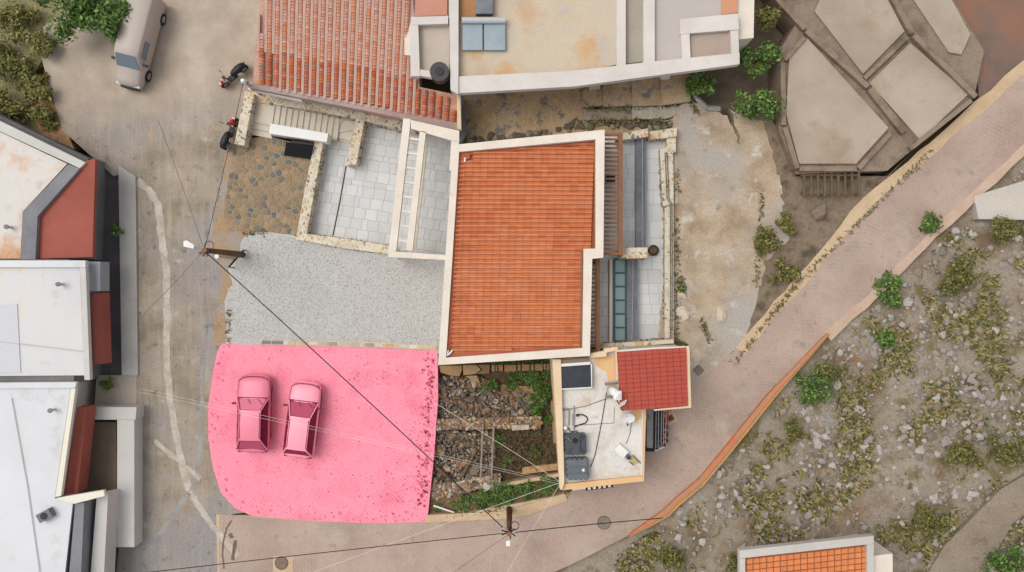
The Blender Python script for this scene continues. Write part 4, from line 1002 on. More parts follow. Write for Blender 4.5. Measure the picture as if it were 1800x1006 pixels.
# ------------------------------------------------------------------ rubble garden
ZP = -.7
def rubble_garden():
    rng = random.Random(44)
    poly = [(745, 630), (990, 622), (992, 872), (890, 905), (740, 912), (764, 800)]
    g = structure(MB().ppx(poly, -1.5, ZP), 'rubble_garden_soil', M_pit)
    meshes = []
    for k in range(14):
        o = MB().rock((0, 0, 0), .21, .55, 0, rng).build('x', M_rub); meshes.append(o.data); o.data.name = 'stone'; bpy.data.objects.remove(o)
    heaps = [([(768, 664), (845, 662), (880, 690), (935, 690), (936, 735), (768, 735)], 175, 'heap of grey and brown rubble between house and upper low wall'),
             ([(766, 757), (868, 762), (872, 800), (862, 836), (800, 846), (758, 848)], 120, 'heap of brown and pale rubble between the two low walls')]
    for poly, n, lab in heaps:
        cx = sum(p[0] for p in poly)/len(poly); cy = sum(p[1] for p in poly)/len(poly)
        t = thing('rubble_heap', lab, 'rubble', P(cx, cy, ZP))
        mb = MB()
        for p in scatter(poly, 2400, rng):
            e = rng.uniform(0, .36); mb.rock(P(p[0], p[1], ZP+e), rng.choice((.04, .05, .06, .08, .11)), .8, rng.choices((0, 1, 2, 3), (5, 4, 3, 2))[0], rng)
        mb.build('small_rubble', M_rubs, t, kind='stuff')
        for p in scatter(poly, n, rng, 5):
            sc = rng.choice((.35, .4, .5, .6, .7, .85, 1.0, 1.3, 1.6)); sc = (sc*rng.uniform(.7, 1.3), sc*rng.uniform(.6, 1.1), sc*rng.uniform(.5, 1.1)); e = rng.uniform(.12, .4)
            piece(rng.choice(meshes), 'stone', t, P(p[0], p[1], ZP+e), 0, sc, rot=(rng.uniform(-.5, .5), rng.uniform(-.5, .5), rng.uniform(0, 6.28)))
    # big flags under the house wall and the row of squared stones
    fl = [[(770, 643), (812, 643), (813, 650), (808, 662), (790, 660), (774, 655)], [(813, 642), (838, 642), (846, 650), (836, 658), (814, 660)], [(839, 641), (862, 641), (860, 657), (838, 658), (848, 650)], [(818, 661), (838, 660), (844, 674), (828, 668)]]
    t = thing('stone_ledge', 'brown stone ledge and squared stones below the house wall', 'stone ledge', P(870, 648, ZP))
    m = objrand('ledge_stone', [c(158, 126, 88), c(142, 112, 78), c(170, 142, 106), c(150, 130, 104)], grain=.4)
    for q in fl: MB().ppx(q, ZP, -.1+rng.uniform(-.05, .05), top=.96).build('stone', m, t)
    x = 863
    while x < 966:
        w = rng.choice((5, 7, 10, 16, 24)); w = min(w, 968-x); y = 641-(x-863)*.02
        MB().ppx([(x+.6, y+rng.uniform(0, 1)), (x+w-.6, y+rng.uniform(0, 1)), (x+w-.8, y+13+rng.uniform(-2, 1)), (x+.8, y+13+rng.uniform(-2, 1))], ZP, -.15+rng.uniform(-.1, .05), top=.93).build('stone', m, t); x += w
    # low walls
    def low_wall(poly, z, lab, seed, dens=90):
        return stone_wall('low_wall', poly, ZP, z, lab, seed, dens, mat('earth_mortar', [c(132, 106, 76), c(166, 138, 104), c(112, 90, 66), c(178, 164, 140)], 1.6, .35), .42)
    low_wall([(768, 738), (850, 735), (952, 732), (950, 754), (850, 754), (768, 756)], -.05, 'weathered low wall across the middle of the rubble garden', 51)
    low_wall([(756, 852), (800, 848), (880, 832), (880, 850), (820, 866), (757, 880)], -.2, 'crumbling low wall below the brown and pale rubble heap', 52)
    tag(MB().ppx([(880, 851), (983, 832), (984, 838), (882, 857)], ZP, -.1).build('concrete_coping', M_kerb, origin=True), 'narrow tan concrete coping above the green strip', 'coping')
    tag(MB().ppx([(918, 822), (980, 815), (982, 826), (918, 834)], ZP, -.25).build('timber_plank', mat('tan_plank', [c(172, 136, 94), c(186, 150, 106)], .8, .25), origin=True), 'thick tan plank below the dry brush', 'plank')
    tag(MB().ppx([(900, 748), (930, 747), (930, 755), (900, 757)], -.04, .1).build('concrete_block', M_trench, origin=True), 'pale concrete block on top of the weathered low wall', 'block')
    tag(MB().ppx([(968, 705), (974, 704), (980, 778), (973, 780)], ZP, -.2).build('upright_plank', mat('grey_plank', [c(150, 128, 100)], grain=.3), origin=True), 'grey plank lying against the cream parapet wall', 'plank')
    for (a, b, lab) in (((849, 745), (845, 840), 'left pole of two grey timber poles bridging the low walls'), ((868, 750), (864, 842), 'right pole of two grey timber poles bridging the low walls')):
        tag(MB().tube([P(*a, .12), P(*b, -.02)], .06, 7).build('timber_pole', mat('grey_pole', [c(150, 134, 116)], grain=.3), origin=True), lab, 'pole', 'poles bridging the low walls')
    tag(MB().tube([P(838, 790, -.1), P(812, 838, -.3)], .08, 6).build('timber_beam', M_stem, origin=True), 'brown beam leaning on the brown and pale rubble heap', 'beam')
    tag(MB().tube([P(768, 822, -.15), P(792, 842, -.2)], .11, 7).build('broken_post', M_post, origin=True), 'thick broken post near the edge of the pink lot', 'post')
    tag(MB().tube([P(762, 889, -.1), P(798, 901, -.1)], .05, 8).build('white_pipe', M_white, origin=True), 'white pipe lying on bare soil beside the pink lot', 'pipe')
    for (px, py, r, lab) in ((827, 886, .2, 'pale loose stone left of the green strip'), (960, 880, .2, 'grey loose stone on the soil near the kerb corner'), (873, 854, .3, 'flat grey stone at the end of the tan coping'), (856, 856, .28, 'darker flat grey stone on the crumbling low wall')):
        tag(MB().rock(P(px, py, ZP+.5 if py < 860 else ZP+.1), r, .5, 0, rng).build('loose_stone', M_trench, origin=True), lab, 'stone')
    # soil bank to kerb level
    mb = MB(); structure(mb.ppx([(750, 880), (882, 857), (985, 838), (996, 868), (890, 900), (748, 908)], -1.5, -.35), 'soil_bank', mat('bank_soil', [c(104, 82, 58), c(134, 108, 80), c(84, 66, 48)], 1.6, .4, 12, spots=(c(150, 126, 100), 3, .6, .75)))
    structure(MB().ppx([(882, 676), (938, 680), (936, 706), (900, 712), (880, 700)], -1.4, ZP+.18), 'soil_mound', M_brown)
    # dry brush
    mb = MB()
    for p in scatter([(876, 757), (972, 757), (980, 815), (905, 832), (872, 830)], 620, rng):
        q = P(p[0], p[1], ZP+rng.uniform(.05, .5)); a = rng.uniform(0, 6.28); L = rng.uniform(.2, .7)
        mb.tube([q, q+Vector((math.cos(a)*L*.5, math.sin(a)*L*.5, rng.uniform(-.05, .15))), q+Vector((math.cos(a+.4)*L, math.sin(a+.4)*L, rng.uniform(-.1, .2)))], .012, 3, rng.randrange(3))
    mb.build('dry_brush', [M_stem, mat('dry_twig', [c(138, 112, 86)], grain=.2), mat('dark_twig', [c(74, 56, 44)], grain=.2)], kind='stuff', label='tangled dry brown brush below the weathered low wall', category='brush')
    mb = MB()
    for poly_, n_ in (([(895, 655), (968, 650), (972, 740), (955, 735), (935, 700), (900, 680)], 1500), ([(862, 758), (972, 760), (975, 812), (905, 830), (868, 815)], 700), ([(790, 880), (880, 860), (985, 842), (985, 862), (890, 895), (800, 898)], 1700), ([(770, 665), (930, 670), (930, 735), (770, 735)], 260), ([(864, 634), (968, 632), (968, 642), (864, 644)], 300)):
        for p in scatter(poly_, n_, rng):
            g = mathutils_noise(p[0]*.06, p[1]*.06)
            if g < -.05: continue
            q = P(p[0], p[1], (ZP if p[1] < 840 else -.36)+rng.uniform(0, .3)); a = rng.uniform(0, 6.28); L = rng.uniform(.06, .17); u = Vector((math.cos(a), math.sin(a), rng.uniform(0, .8))); v = Vector((-math.sin(a), math.cos(a), 0))
            mb.add([q, q+u*L*.5+v*L*.25, q+u*L, q+u*L*.5-v*L*.25], [(0, 1, 2, 3)], rng.choices((0, 1, 2), (5, 5, 3))[0])
    mb.build('weeds', M_leaf, kind='stuff', label='low green weeds spreading through the rubble garden', category='weeds')
    B = [(862, 679, 12, .8, 700, 'round dark green bush at the right end of the grey rubble'), (846, 686, 7, .5, 260, 'tiny green bush left of the round dark bush'), (902, 668, 15, .6, 600, 'bright low bush below the squared stones'), (938, 660, 15, .7, 700, 'bright green bush against the house corner'), (950, 690, 19, 1.0, 1100, 'largest leafy bush beside the cream parapet wall'), (944, 718, 15, 1.0, 800, 'dark leafy bush just above the pale concrete block'), (962, 742, 11, .8, 500, 'leafy bush at the right end of the weathered low wall'),
         (880, 775, 12, .6, 450, 'dark green bush beside the two grey timber poles'), (892, 806, 13, .6, 450, 'green bush in the lower left of the dry brush'), (938, 792, 13, .6, 500, 'green bush in the right part of the dry brush'),
         (858, 876, 20, .5, 1100, 'wide low green bush left in the strip above the kerb'), (892, 868, 22, .55, 1400, 'dense green bush in the middle of the strip above kerb'), (925, 858, 18, .5, 900, 'green bush below the narrow tan coping'), (962, 848, 16, .45, 700, 'grassy green bush near the lower corner of the cream parapet'), (888, 889, 13, .4, 500, 'small green bush just above the roadside utility pole'),
         (770, 893, 9, .3, 160, 'sparse weed patch beside the white pipe'), (818, 876, 10, .3, 200, 'small weed clump below the crumbling low wall'), (900, 640, 9, .4, 250, 'green tuft between house wall and squared stones'), (930, 637, 9, .4, 260, 'green tuft touching the house parapet near its corner')]
    for (x, y, r, h, n, lab) in B: bush(x, y, ZP if y < 845 else -.36, r, h, n, lab, leaf=.10, w=(5, 5, 2))
rubble_garden()

# ------------------------------------------------------------------ poles and wires
def utility_pole(px, ztop, label, tilt=None):
    top = P(*px, ztop); t = thing('utility_pole', label, 'utility pole', (top.x, top.y, 0))
    MB().tube([(top.x, top.y, -.4), (top.x, top.y, ztop*.5), (top.x, top.y, ztop)], .17, 12, r1=.12).build('pole', M_post, t, smooth=True)
    MB().cyl((top.x, top.y, ztop), (top.x, top.y, ztop+.02), .115, 12).build('end_grain', mat('end_grain', [c(150, 98, 66)], grain=.3), t)
    return t, top
t, TA = utility_pole((359, 440), 5.6, 'brown timber utility pole with lamp beside the gravel yard')
MB().tube([TA+Vector((-.1, .02, -.15)), TA+Vector((-.55, .12, -.02))], .035, 6).build('lamp_arm', M_steel, t)
a = P(324, 429, 5.6); b = P(342, 434, 5.6)
MB().loft([[b+Vector((0, .09, 0)), b+Vector((0, -.09, 0)), b+Vector((0, -.09, .1)), b+Vector((0, .09, .1))], [a+Vector((.15, .16, 0)), a+Vector((.15, -.16, 0)), a+Vector((.15, -.16, .12)), a+Vector((.15, .16, .12))], [a+Vector((0, .12, .02)), a+Vector((0, -.12, .02)), a+Vector((0, -.12, .1)), a+Vector((0, .12, .1))]]).build('lamp_head', M_white, t)
MB().tube([TA+Vector((.12+.22*math.cos(k*.5), .22+.22*math.sin(k*.5), -.3)) for k in range(13)], .018, 5).build('cable_coil', M_wire, t)
rng = random.Random(2)
for k in range(6):
    an = 3.3+k*.35; MB().tube([TA+Vector((0, 0, -.2-.05*k)), TA+Vector((math.cos(an)*.35, math.sin(an)*.3, -.15))], .03, 5).build('insulator', M_dark if k % 2 else M_steel, t)
t, TB = utility_pole((895, 939), 4.5, 'dark utility pole beside the brick road with cable clutter')
for k in range(9):
    an = k*.7; MB().tube([TB+Vector((0, 0, -.15-.04*k)), TB+Vector((math.cos(an)*.38, math.sin(an)*.32, -.1-.03*k))], .035, 5).build('insulator', M_black if k % 3 else M_steel, t)
MB().tube([TB+Vector((.28+.2*math.cos(k*.55), .3+.2*math.sin(k*.55), -.35)) for k in range(12)], .022, 5).build('cable_coil', M_wire, t)
MB().tube([TB, P(893, 950, 4.5)], .02, 5).build('lamp_arm', M_steel, t)
q = P(893, 955, 4.5); MB().box(q, (.2, .26, .1)).build('lamp_head', M_white, t)
# small rooftop pole by the stone wall corner
top = P(428, 143, 3.2); t = thing('service_pole', 'short grey pole with white cap at the stone wall corner', 'pole', (top.x, top.y, .35)); TCp = top
MB().cyl((top.x, top.y, .3), (top.x, top.y, 3.15), .07, 10).build('pole', M_steel, t); MB().cyl((top.x, top.y, 3.15), (top.x, top.y, 3.4), .14, 12, r1=.09).build('cap', M_white, t)
for k in range(3): MB().tube([(top.x, top.y, 3.0), (top.x+.2*math.cos(k*2), top.y+.2*math.sin(k*2), 3.0)], .03, 5).build('insulator', M_dark, t)
# white post and black bar near the timber pole
pt = P(381, 451, 2.4); t = thing('white_post', 'white plastic post standing beside the timber utility pole', 'post', (pt.x, pt.y, 0))
MB().cyl((pt.x, pt.y, 0), (pt.x, pt.y, 2.36), .085, 12).build('tube', mat('pale_post', [c(206, 198, 180)], grain=.1), t); MB().cyl((pt.x, pt.y, 2.36), (pt.x, pt.y, 2.42), .11, 14).build('cap', M_white, t)
t = thing('black_bar', 'black slanting bar between the utility pole and the gravel', 'bar', P(416, 455, 0))
MB().tube([P(402, 470, .9), P(428, 440, .5)], .05, 7).build('bar', M_black, t)
for p, z in (((402, 470), .9), ((428, 440), .5)): q = P(*p, z); MB().cyl((q.x, q.y, 0), (q.x, q.y, z+.03), .035, 7).build('foot_post', M_greypatch, t)
def wire(p0, p1, r, m, label, sag=.25, name='cable'):
    pts = [p0.lerp(p1, i/14)-Vector((0, 0, sag*4*(i/14)*(1-i/14))) for i in range(15)]
    tag(MB().tube(pts, r, 5).build(name, m, origin=True), label, 'cable')
wire(TA+Vector((.05, -.1, -.1)), TB+Vector((-.3, .25, -.2)), .026, M_wire, 'thick black cable crossing the pink lot between two poles')
wire(TA, P(278, 212, 6.5), .013, M_wireg, 'dark thin cable from the lamp pole towards the pale plaza', .1)
wire(TA, TCp, .014, M_wire, 'dark cable from lamp pole to the short grey pole', .1)
wire(TA, P(244, 562, 6), .012, M_wireg, 'thin grey cable from the lamp pole towards the lower left', .1)
wire(P(230, 1010, 5.5), TB+Vector((-.3, 0, -.1)), .02, M_wire, 'black cable along the bottom of the brick road', .1)
wire(TB+Vector((.3, .05, -.1)), P(1165, 911, 2.0), .024, M_wire, 'black cable from roadside pole to the painted kerb', .1)
wire(TB, P(790, 1012, 5), .012, M_wireg, 'thin cable from roadside pole towards the lower picture edge', .05)
CR = P(986, 848, 3.1)
wire(CR, P(540, 1010, 5), .011, M_wirew, 'white wire from the cream parapet corner across the bricks', .1)
wire(CR, P(888, 1012, 4), .01, M_wirew, 'short white wire from the cream parapet corner past the pole', .05)
wire(CR, P(764, 708, 2.9), .011, M_wirew, 'white wire slanting over the grey rubble heap', .1)
wire(CR, P(250, 684, 4.5), .006, M_wirew, 'upper of two pale wires running over the parked cars', .1)
wire(CR+Vector((0, -.1, 0)), P(250, 690, 4.5), .006, M_wirew, 'lower of two pale wires running over the parked cars', .1)

# ------------------------------------------------------------------ cars
def car(front, rear, W_, label, paint, glass, trim, bonnet=.285, ws=.15, rw=.12, name='parked_car'):
    f, r = P(*front, .7), P(*rear, .7); f.z = r.z = 0.03; L = (f-r).length; ctr = (f+r)/2
    ang = math.atan2((f-r).y, (f-r).x); Mx = Matrix.Translation(ctr) @ Matrix.Rotation(ang, 4, 'Z')
    t = thing(name, label, 'car', ctr); hw = W_/2
    def T(v): return Mx @ Vector(v)
    xs = [-.5, -.488, -.45, -.35, -.1, .12, .3, .42, .475, .495, .5]
    wd = [.70, .84, .95, 1, 1, 1, .985, .95, .86, .74, .62]
    bt = [.82, .90, .93, .95, .96, .96, .92, .86, .78, .70, .62]
    rings = []
    for x, w, h in zip(xs, wd, bt):
        w *= hw; pr = [(-w*.9, .22), (-w, .42), (-w, .62), (-w*.95, h-.09), (-w*.84, h-.02), (-w*.45, h+.015), (0, h+.025)]
        pr = pr+[(-y, z) for y, z in pr[-2::-1]]
        rings.append([T((x*L, y, z)) for y, z in pr])
    MB().loft([rg[::-1] for rg in rings]).build('body', paint, t, smooth=True)
    x1 = L*(.5-bonnet); x2 = x1-L*ws; x4 = -L*.462; x3 = x4+L*rw
    wb, wt, zb, zt = hw*.93, hw*.63, .92, 1.38
    cab = [(x1, zb), (x2, zt-.03), ((x2+x3)/2, zt), (x3, zt-.03), (x4, zb)]
    def side(x, s, k): return T((x, s*(wb+(wt-wb)*k), zb+(zt-zb)*k))
    # dark inner cabin, then panes a little proud of it
    A = [T((x1, -wb, zb)), T((x1, wb, zb)), T((x2, wt, zt-.03)), T((x2, -wt, zt-.03)), T((x3, wt, zt-.03)), T((x3, -wt, zt-.03)), T((x4, wb, zb)), T((x4, -wb, zb))]
    MB().add(A, [(0, 1, 2, 3), (3, 2, 4, 5), (5, 4, 6, 7), (1, 6, 4, 2), (0, 3, 5, 7)]).build('cabin_shell', trim, t)
    # roof panel, slightly crowned
    rr = []
    for x, dz in ((x2+.03, -.035), (x2-.18, -.005), ((x2+x3)/2, .02), (x3+.15, .0), (x3-.02, -.03)):
        rr.append([T((x, y*wt, zt+dz+.015+(1-y*y)*.03)) for y in (-1.02, -.85, -.4, 0, .4, .85, 1.02)])
    MB().loft(rr, closed=False).build('roof', paint, t, smooth=True)
    for s in (-1, 1): MB().tube([T((x2-.1, s*wt*.93, zt+.035)), T((x3+.1, s*wt*.93, zt+.035))], .018, 5).build('roof_rail', trim, t)
    def pane(pts, nm, m, k=.012):
        q = [T(p) for p in pts]; n = (q[1]-q[0]).cross(q[-1]-q[0]).normalized(); o = T((0, 0, 1.1))
        if n.dot(sum(q, Vector())/len(q)-o) < 0: n = -n
        q = [p+n*k for p in q]; bk = [p-n*.02 for p in q]; N = len(q)
        MB().add(q+bk, [tuple(range(N)), tuple(range(2*N-1, N-1, -1))]+[(i, N+i, N+(i+1) % N, (i+1) % N) for i in range(N)]).build(nm, m, t)
    lerp = lambda a, b, k: tuple(a[i]+(b[i]-a[i])*k for i in range(3))
    def quad(p, q, r_, s_, mg=.06, mv=.06):
        a = lerp(p, q, mg); b = lerp(p, q, 1-mg); d = lerp(s_, r_, mg); e = lerp(s_, r_, 1-mg)
        return [lerp(a, d, mv), lerp(b, e, mv), lerp(b, e, 1-mv), lerp(a, d, 1-mv)]
    pane(quad((x1, -wb, zb), (x1, wb, zb), (x2, wt, zt-.03), (x2, -wt, zt-.03)), 'windshield', glass[0])
    pane(quad((x4, -wb, zb), (x4, wb, zb), (x3, wt, zt-.03), (x3, -wt, zt-.03), .07, .1), 'rear_window', glass[1])
    xm = (x2+x3)/2-.05
    for s in (-1, 1):
        fr = [(x1-.12, s*wb, zb), (xm+.04, s*wb, zb), (xm+.04, s*wt, zt-.03), (x2, s*wt, zt-.03)]
        rq = [(xm-.04, s*wb, zb), (x4+.25, s*wb, zb), (x3+.08, s*wt, zt-.03), (xm-.04, s*wt, zt-.03)]
        pane(quad(*fr, .05, .12), 'side_window', glass[2]); pane(quad(*rq, .05, .12), 'side_window', glass[2])
        MB().tube([T((x1, s*wb, zb+.01)), T((x2, s*wt, zt-.01))], .035, 5).build('pillar', paint, t)
        MB().tube([T((x4, s*wb, zb+.01)), T((x3, s*wt, zt-.01))], .045, 5).build('pillar', paint, t)
        mp = T((x1-.28, s*(hw+.09), .98)); MB().box(mp, (.1, .2, .13), ang).build('mirror', trim, t)
        hl = T((L*.465, s*hw*.68, .70)); MB().rock(hl, .15, .5, 0, random.Random(1), ang).build('headlight', glass[0], t)
        tl = T((-L*.49, s*hw*.72, .74)); MB().box(tl, (.08, .22, .22), ang).build('taillight', glass[2], t)
        for x in (L*.31, -L*.31):
            w = T((x, s*(hw-.2), .29)); yv = (T((0, 1, 0))-T((0, 0, 0)))
            tp = MB().cyl(w-yv*.1, w+yv*.1, .29, 18).build('wheel', M_black, t)
            MB().cyl(w-yv*.11, w+yv*.11, .17, 12).build('rim', M_steel, tp)
    MB().tube([T((L*.5, y*hw*.72, .4)) if abs(y) < .9 else T((L*.475, y*hw*.78, .4)) for y in (-1, -.6, 0, .6, 1)], .08, 6).build('front_bumper', paint, t)
    MB().tube([T((-L*.5, y*hw*.72, .45)) if abs(y) < .9 else T((-L*.485, y*hw*.82, .45)) for y in (-1, -.6, 0, .6, 1)], .08, 6).build('rear_bumper', trim, t)
    for s in (-1, 1): MB().tube([T((L*.44, s*hw*.93, .64)), T((L*.3, s*hw*1.0, .62)), T((-L*.3, s*hw*1.0, .62)), T((-L*.46, s*hw*.9, .66))], .035, 5).build('side_trim', trim, t)
    MB().tube([T((L*(.497-.05*abs(y)**3), y*hw*.88, .80-.02*y*y)) for y in (-1, -.8, -.5, 0, .5, .8, 1)], .022, 5).build('bonnet_edge', trim, t)
    MB().tube([T((-L*(.497-.02*abs(y)**3), y*hw*.78, .80)) for y in (-1, -.8, -.5, 0, .5, .8, 1)], .03, 5).build('tailgate_edge', trim, t)
    for s in (-1, 1): MB().tube([T((x1-.02, s*.05+.2*s, zb+.035)), T((x1-.25, s*.3-.25, zb+.30))], .012, 4).build('wiper', trim, t)
    MB().tube([T((x1+.03, y*wb*.98, .955+.012*(1-y*y))) for y in (-1, -.6, -.2, .2, .6, 1)], .022, 5).build('cowl_strip', trim, t)
pk = mat('pink_car_paint', [c(240, 134, 156, .85)], grain=.04, rough=.4, bump=0, spec=.5); pk2 = mat('pale_pink_car_paint', [c(248, 150, 168, .86)], grain=.04, rough=.4, bump=0, spec=.5); pk0 = mat('dusky_pink_paint', [c(226, 122, 144, .85)], grain=.04, rough=.4, bump=0, spec=.5)
tr = mat('maroon_trim', [c(120, 28, 58)], grain=.05, rough=.5, bump=0)
gl = [mat('pink_glass', [c(222, 118, 142)], grain=0, rough=.12, bump=0, spec=.5), mat('rose_glass', [c(186, 78, 106)], grain=0, rough=.15, bump=0), mat('maroon_glass', [c(120, 20, 52)], grain=0, rough=.2, bump=0)]
car((448, 661), (445, 794), 1.74, 'pink hatchback with darker bonnet, left of the two parked cars', pk0, gl, tr, rw=.14)
car((540, 674), (524, 803), 1.66, 'pale pink hatchback parked on the right of the darker one', pk2, [gl[1], gl[2], gl[2]], tr, bonnet=.24, ws=.2, rw=.09)

# ------------------------------------------------------------------ scooters
def scooter(front, rear, label, bodyc, name='scooter'):
    f, r = P(*front, .6), P(*rear, .6); f.z = r.z = 0.0; L = (f-r).length; ctr = (f+r)/2; ang = math.atan2((f-r).y, (f-r).x)
    Mx = Matrix.Translation(ctr) @ Matrix.Rotation(ang, 4, 'Z'); T = lambda x, y, z: Mx @ Vector((x, y, z))
    t = thing(name, label, 'scooter', ctr)
    for x in (L*.38, -L*.34):
        w = MB().cyl(T(x, -.06, .27), T(x, .06, .27), .26, 18).build('wheel', M_black, t); MB().cyl(T(x, -.065, .27), T(x, .065, .27), .14, 12).build('rim', M_steel, w)
    def body(st, nm, m): MB().loft([[T(x, w*math.cos(2*math.pi*k/10), z+h*math.sin(2*math.pi*k/10)) for k in range(10)] for x, w, z, h in st]).build(nm, m, t, smooth=True)
    body([(-L*.48, .05, .72, .05), (-L*.44, .15, .70, .12), (-L*.25, .19, .66, .16), (-L*.02, .15, .6, .16), (L*.05, .07, .55, .12)], 'rear_body', M_dark)
    body([(-L*.42, .06, .82, .03), (-L*.36, .15, .84, .05), (-L*.2, .17, .83, .06), (-L*.02, .12, .8, .05), (L*.04, .05, .78, .03)], 'seat', M_black)
    body([(L*.2, .10, .5, .1), (L*.27, .17, .7, .2), (L*.34, .15, .75, .2), (L*.42, .08, .7, .14), (L*.49, .03, .6, .06)], 'front_fairing', bodyc)
    MB().box(T(L*.07, 0, .32), (L*.3, .3, .1), ang).build('floorboard', M_dark, t)
    MB().tube([T(L*.2, -.36, 1.02), T(L*.24, -.14, 1.0), T(L*.24, .14, 1.0), T(L*.2, .36, 1.02)], .025, 6).build('handlebar', M_steel, t)
    MB().box(T(L*.25, 0, 1.0), (.16, .2, .12), ang).build('headset', M_black, t)
    for s in (-1, 1):
        MB().tube([T(L*.22, s*.25, 1.02), T(L*.2, s*.32, 1.2)], .01, 4).build('mirror_stalk', M_black, t); MB().box(T(L*.2, s*.33, 1.22), (.03, .13, .09), ang).build('mirror', M_black, t)
    MB().tube([T(-L*.3, -.2, .35), T(-L*.5, -.22, .42)], .06, 7).build('exhaust', M_steel, t)
    MB().box(T(L*.46, 0, .72), (.06, .14, .12), ang).build('headlight', M_white, t)
scooter((413, 207), (390, 263), 'red and black scooter parked against the pale stone wall', mat('red_fairing', [c(196, 30, 36)], grain=.05, rough=.35, bump=0))
scooter((387, 150), (432, 112), 'black scooter with red and white nose near the clay roof', mat('white_red_fairing', [c(190, 186, 186)], grain=.05, rough=.35, bump=0, spots=(c(180, 30, 40), 2.5, .45, .5)))

# ------------------------------------------------------------------ old clay roof above the stairs
def old_roof():
    t = thing('old_clay_roofed_house', 'old house with salmon clay roof and white mortar ribs', 'house', P(620, 80, 0))
    poly = [(440, 148), (474, -70), (724, -70), (736, 150), (806, 164), (807, 226), (700, 204)]
    foot = Q((620, 200), 2.0)
    zr = lambda x, y: 2.0+(y-foot[1])*.22
    xy = lambda pts, z=2.6: [Q(p, z) for p in pts]
    MB().prism(xy([(446, 142), (478, -70), (715, -70), (730, 150), (800, 166), (800, 218), (700, 196)]), -1.5, 1.4).build('wall', M_stucco, t)
    m_bed = mat('mauve_mortar', [c(196, 150, 134), c(206, 164, 148), c(184, 142, 128)], 1.0, .25, spots=(c(206, 130, 96), .5, .5, .7))
    MB().prism(xy(poly), 1.4, lambda x, y: zr(x, y)-.06).build('roof_bed', m_bed, t)
    m_t = objrand('old_clay_tile', [c(206, 112, 68), c(196, 104, 74), c(186, 118, 94), c(214, 120, 70), c(180, 102, 82), c(172, 134, 114), c(206, 136, 108), c(198, 116, 80)], grain=.35, gs=22, bump=.5)
    m_s = [mat('old_tile_salmon', [c(214, 150, 124), c(208, 156, 136)], .6, .2), mat('old_tile_orange', [c(214, 142, 108)], .6, .2), mat('old_tile_pink', [c(212, 168, 152)], .6, .2)]
    m_r = mat('mortar_rib', [c(208, 178, 162), c(204, 164, 146)], 1.0, .2)
    rng = random.Random(8); cells = []
    def tilepoly(x0, y0, w, h): return [(x0, y0), (x0+w, y0+w*.16), (x0+w-h*.08, y0+w*.16+h), (x0-h*.08, y0+h)]
    inner = [(452, 148), (484, -70), (716, -70), (728, 152), (797, 170), (797, 214), (700, 192), (520, 158)]
    k = 0; x = 440
    ribs = []
    while x < 830:
        yb = 150+(x-440)*.17; n = 0; y = yb
        while y > -90:
            q = tilepoly(x-(y-yb)*.08, y-5, 9.6, 4.9); cx = sum(p[0] for p in q)/4; cy = sum(p[1] for p in q)/4
            if inside((cx, cy), inner) and all(inside(p, poly) for p in q): cells.append((cy, q))
            y -= 5
        x += 13.0
    cells.sort(key=lambda z: -(z[0]-.17*sum(p[0] for p in z[1])/4))
    big = MB()
    def add_tile(mb, q, mi):
        w = [Q(p, 2.5) for p in q]; r = rng.uniform(0, .03)
        a, b, cc, d = [Vector((p[0], p[1], 0)) for p in w]; rows = []
        for v, dz in ((0.0, -.02), (1.0, .035)):
            l = a.lerp(d, v); rr = b.lerp(cc, v)
            rows.append([(lambda pt, hh: (pt.x, pt.y, zr(pt.x, pt.y)+hh+dz+r))(l.lerp(rr, u), hh) for u, hh in ((0, -.02), (.2, .05), (.5, .085), (.8, .05), (1, -.02))])
        rows.append([(x_, y_, z_-.06) for x_, y_, z_ in rows[1]])
        vs = rows[0]+rows[1]+rows[2]; fs = []
        for i in range(2):
            for k_ in range(4): fs.append((i*5+k_, (i+1)*5+k_, (i+1)*5+k_+1, i*5+k_+1))
        mb.add(vs, fs, mi)
    for i, (cy, q) in enumerate(cells):
        if i < 296:
            mb = MB(); add_tile(mb, q, 0); mb.build('roof_tile', m_t, t)
        else: add_tile(big, q, rng.choices((0, 1, 2), (5, 3, 3))[0])
    if big.v: big.build('roof_tiles', m_s, t, kind='stuff')
    x = 438.7
    while x < 830:
        yb = 150+(x-440)*.17; pts = [(x+(yb-y)*.08*1, y) for y in (yb, yb-60, yb-120, yb-200, yb-290)]
        pts = [p for p in pts if inside(p, poly)]
        if len(pts) >= 2:
            ww = [P(*p, 2.5) for p in pts]; mb = MB(); mb.tube([(w.x, w.y, zr(w.x, w.y)+.05) for w in ww], .085, 5); mb.build('mortar_rib', m_r, t)
        x += 13.0
    MB().prism(xy([(441, 146), (700, 194), (807, 215), (807, 227), (700, 205), (438, 155)], 2.2), 1.4, lambda x, y: zr(x, y)+.05).build('eave_mortar', mat('grey_mauve_mortar', [c(166, 142, 136), c(186, 162, 154)], 1.2, .25), t)
    MB().ppx([(437, 152), (530, 173), (530, 178), (436, 157)], 1.3, 1.75).build('white_edge_trim', M_white, t)
    MB().prism(xy([(803, 162), (809, 163), (810, 226), (803, 225)], 2.3), 1.4, lambda x, y: zr(x, y)+.12).build('verge', M_cream, t)
old_roof()

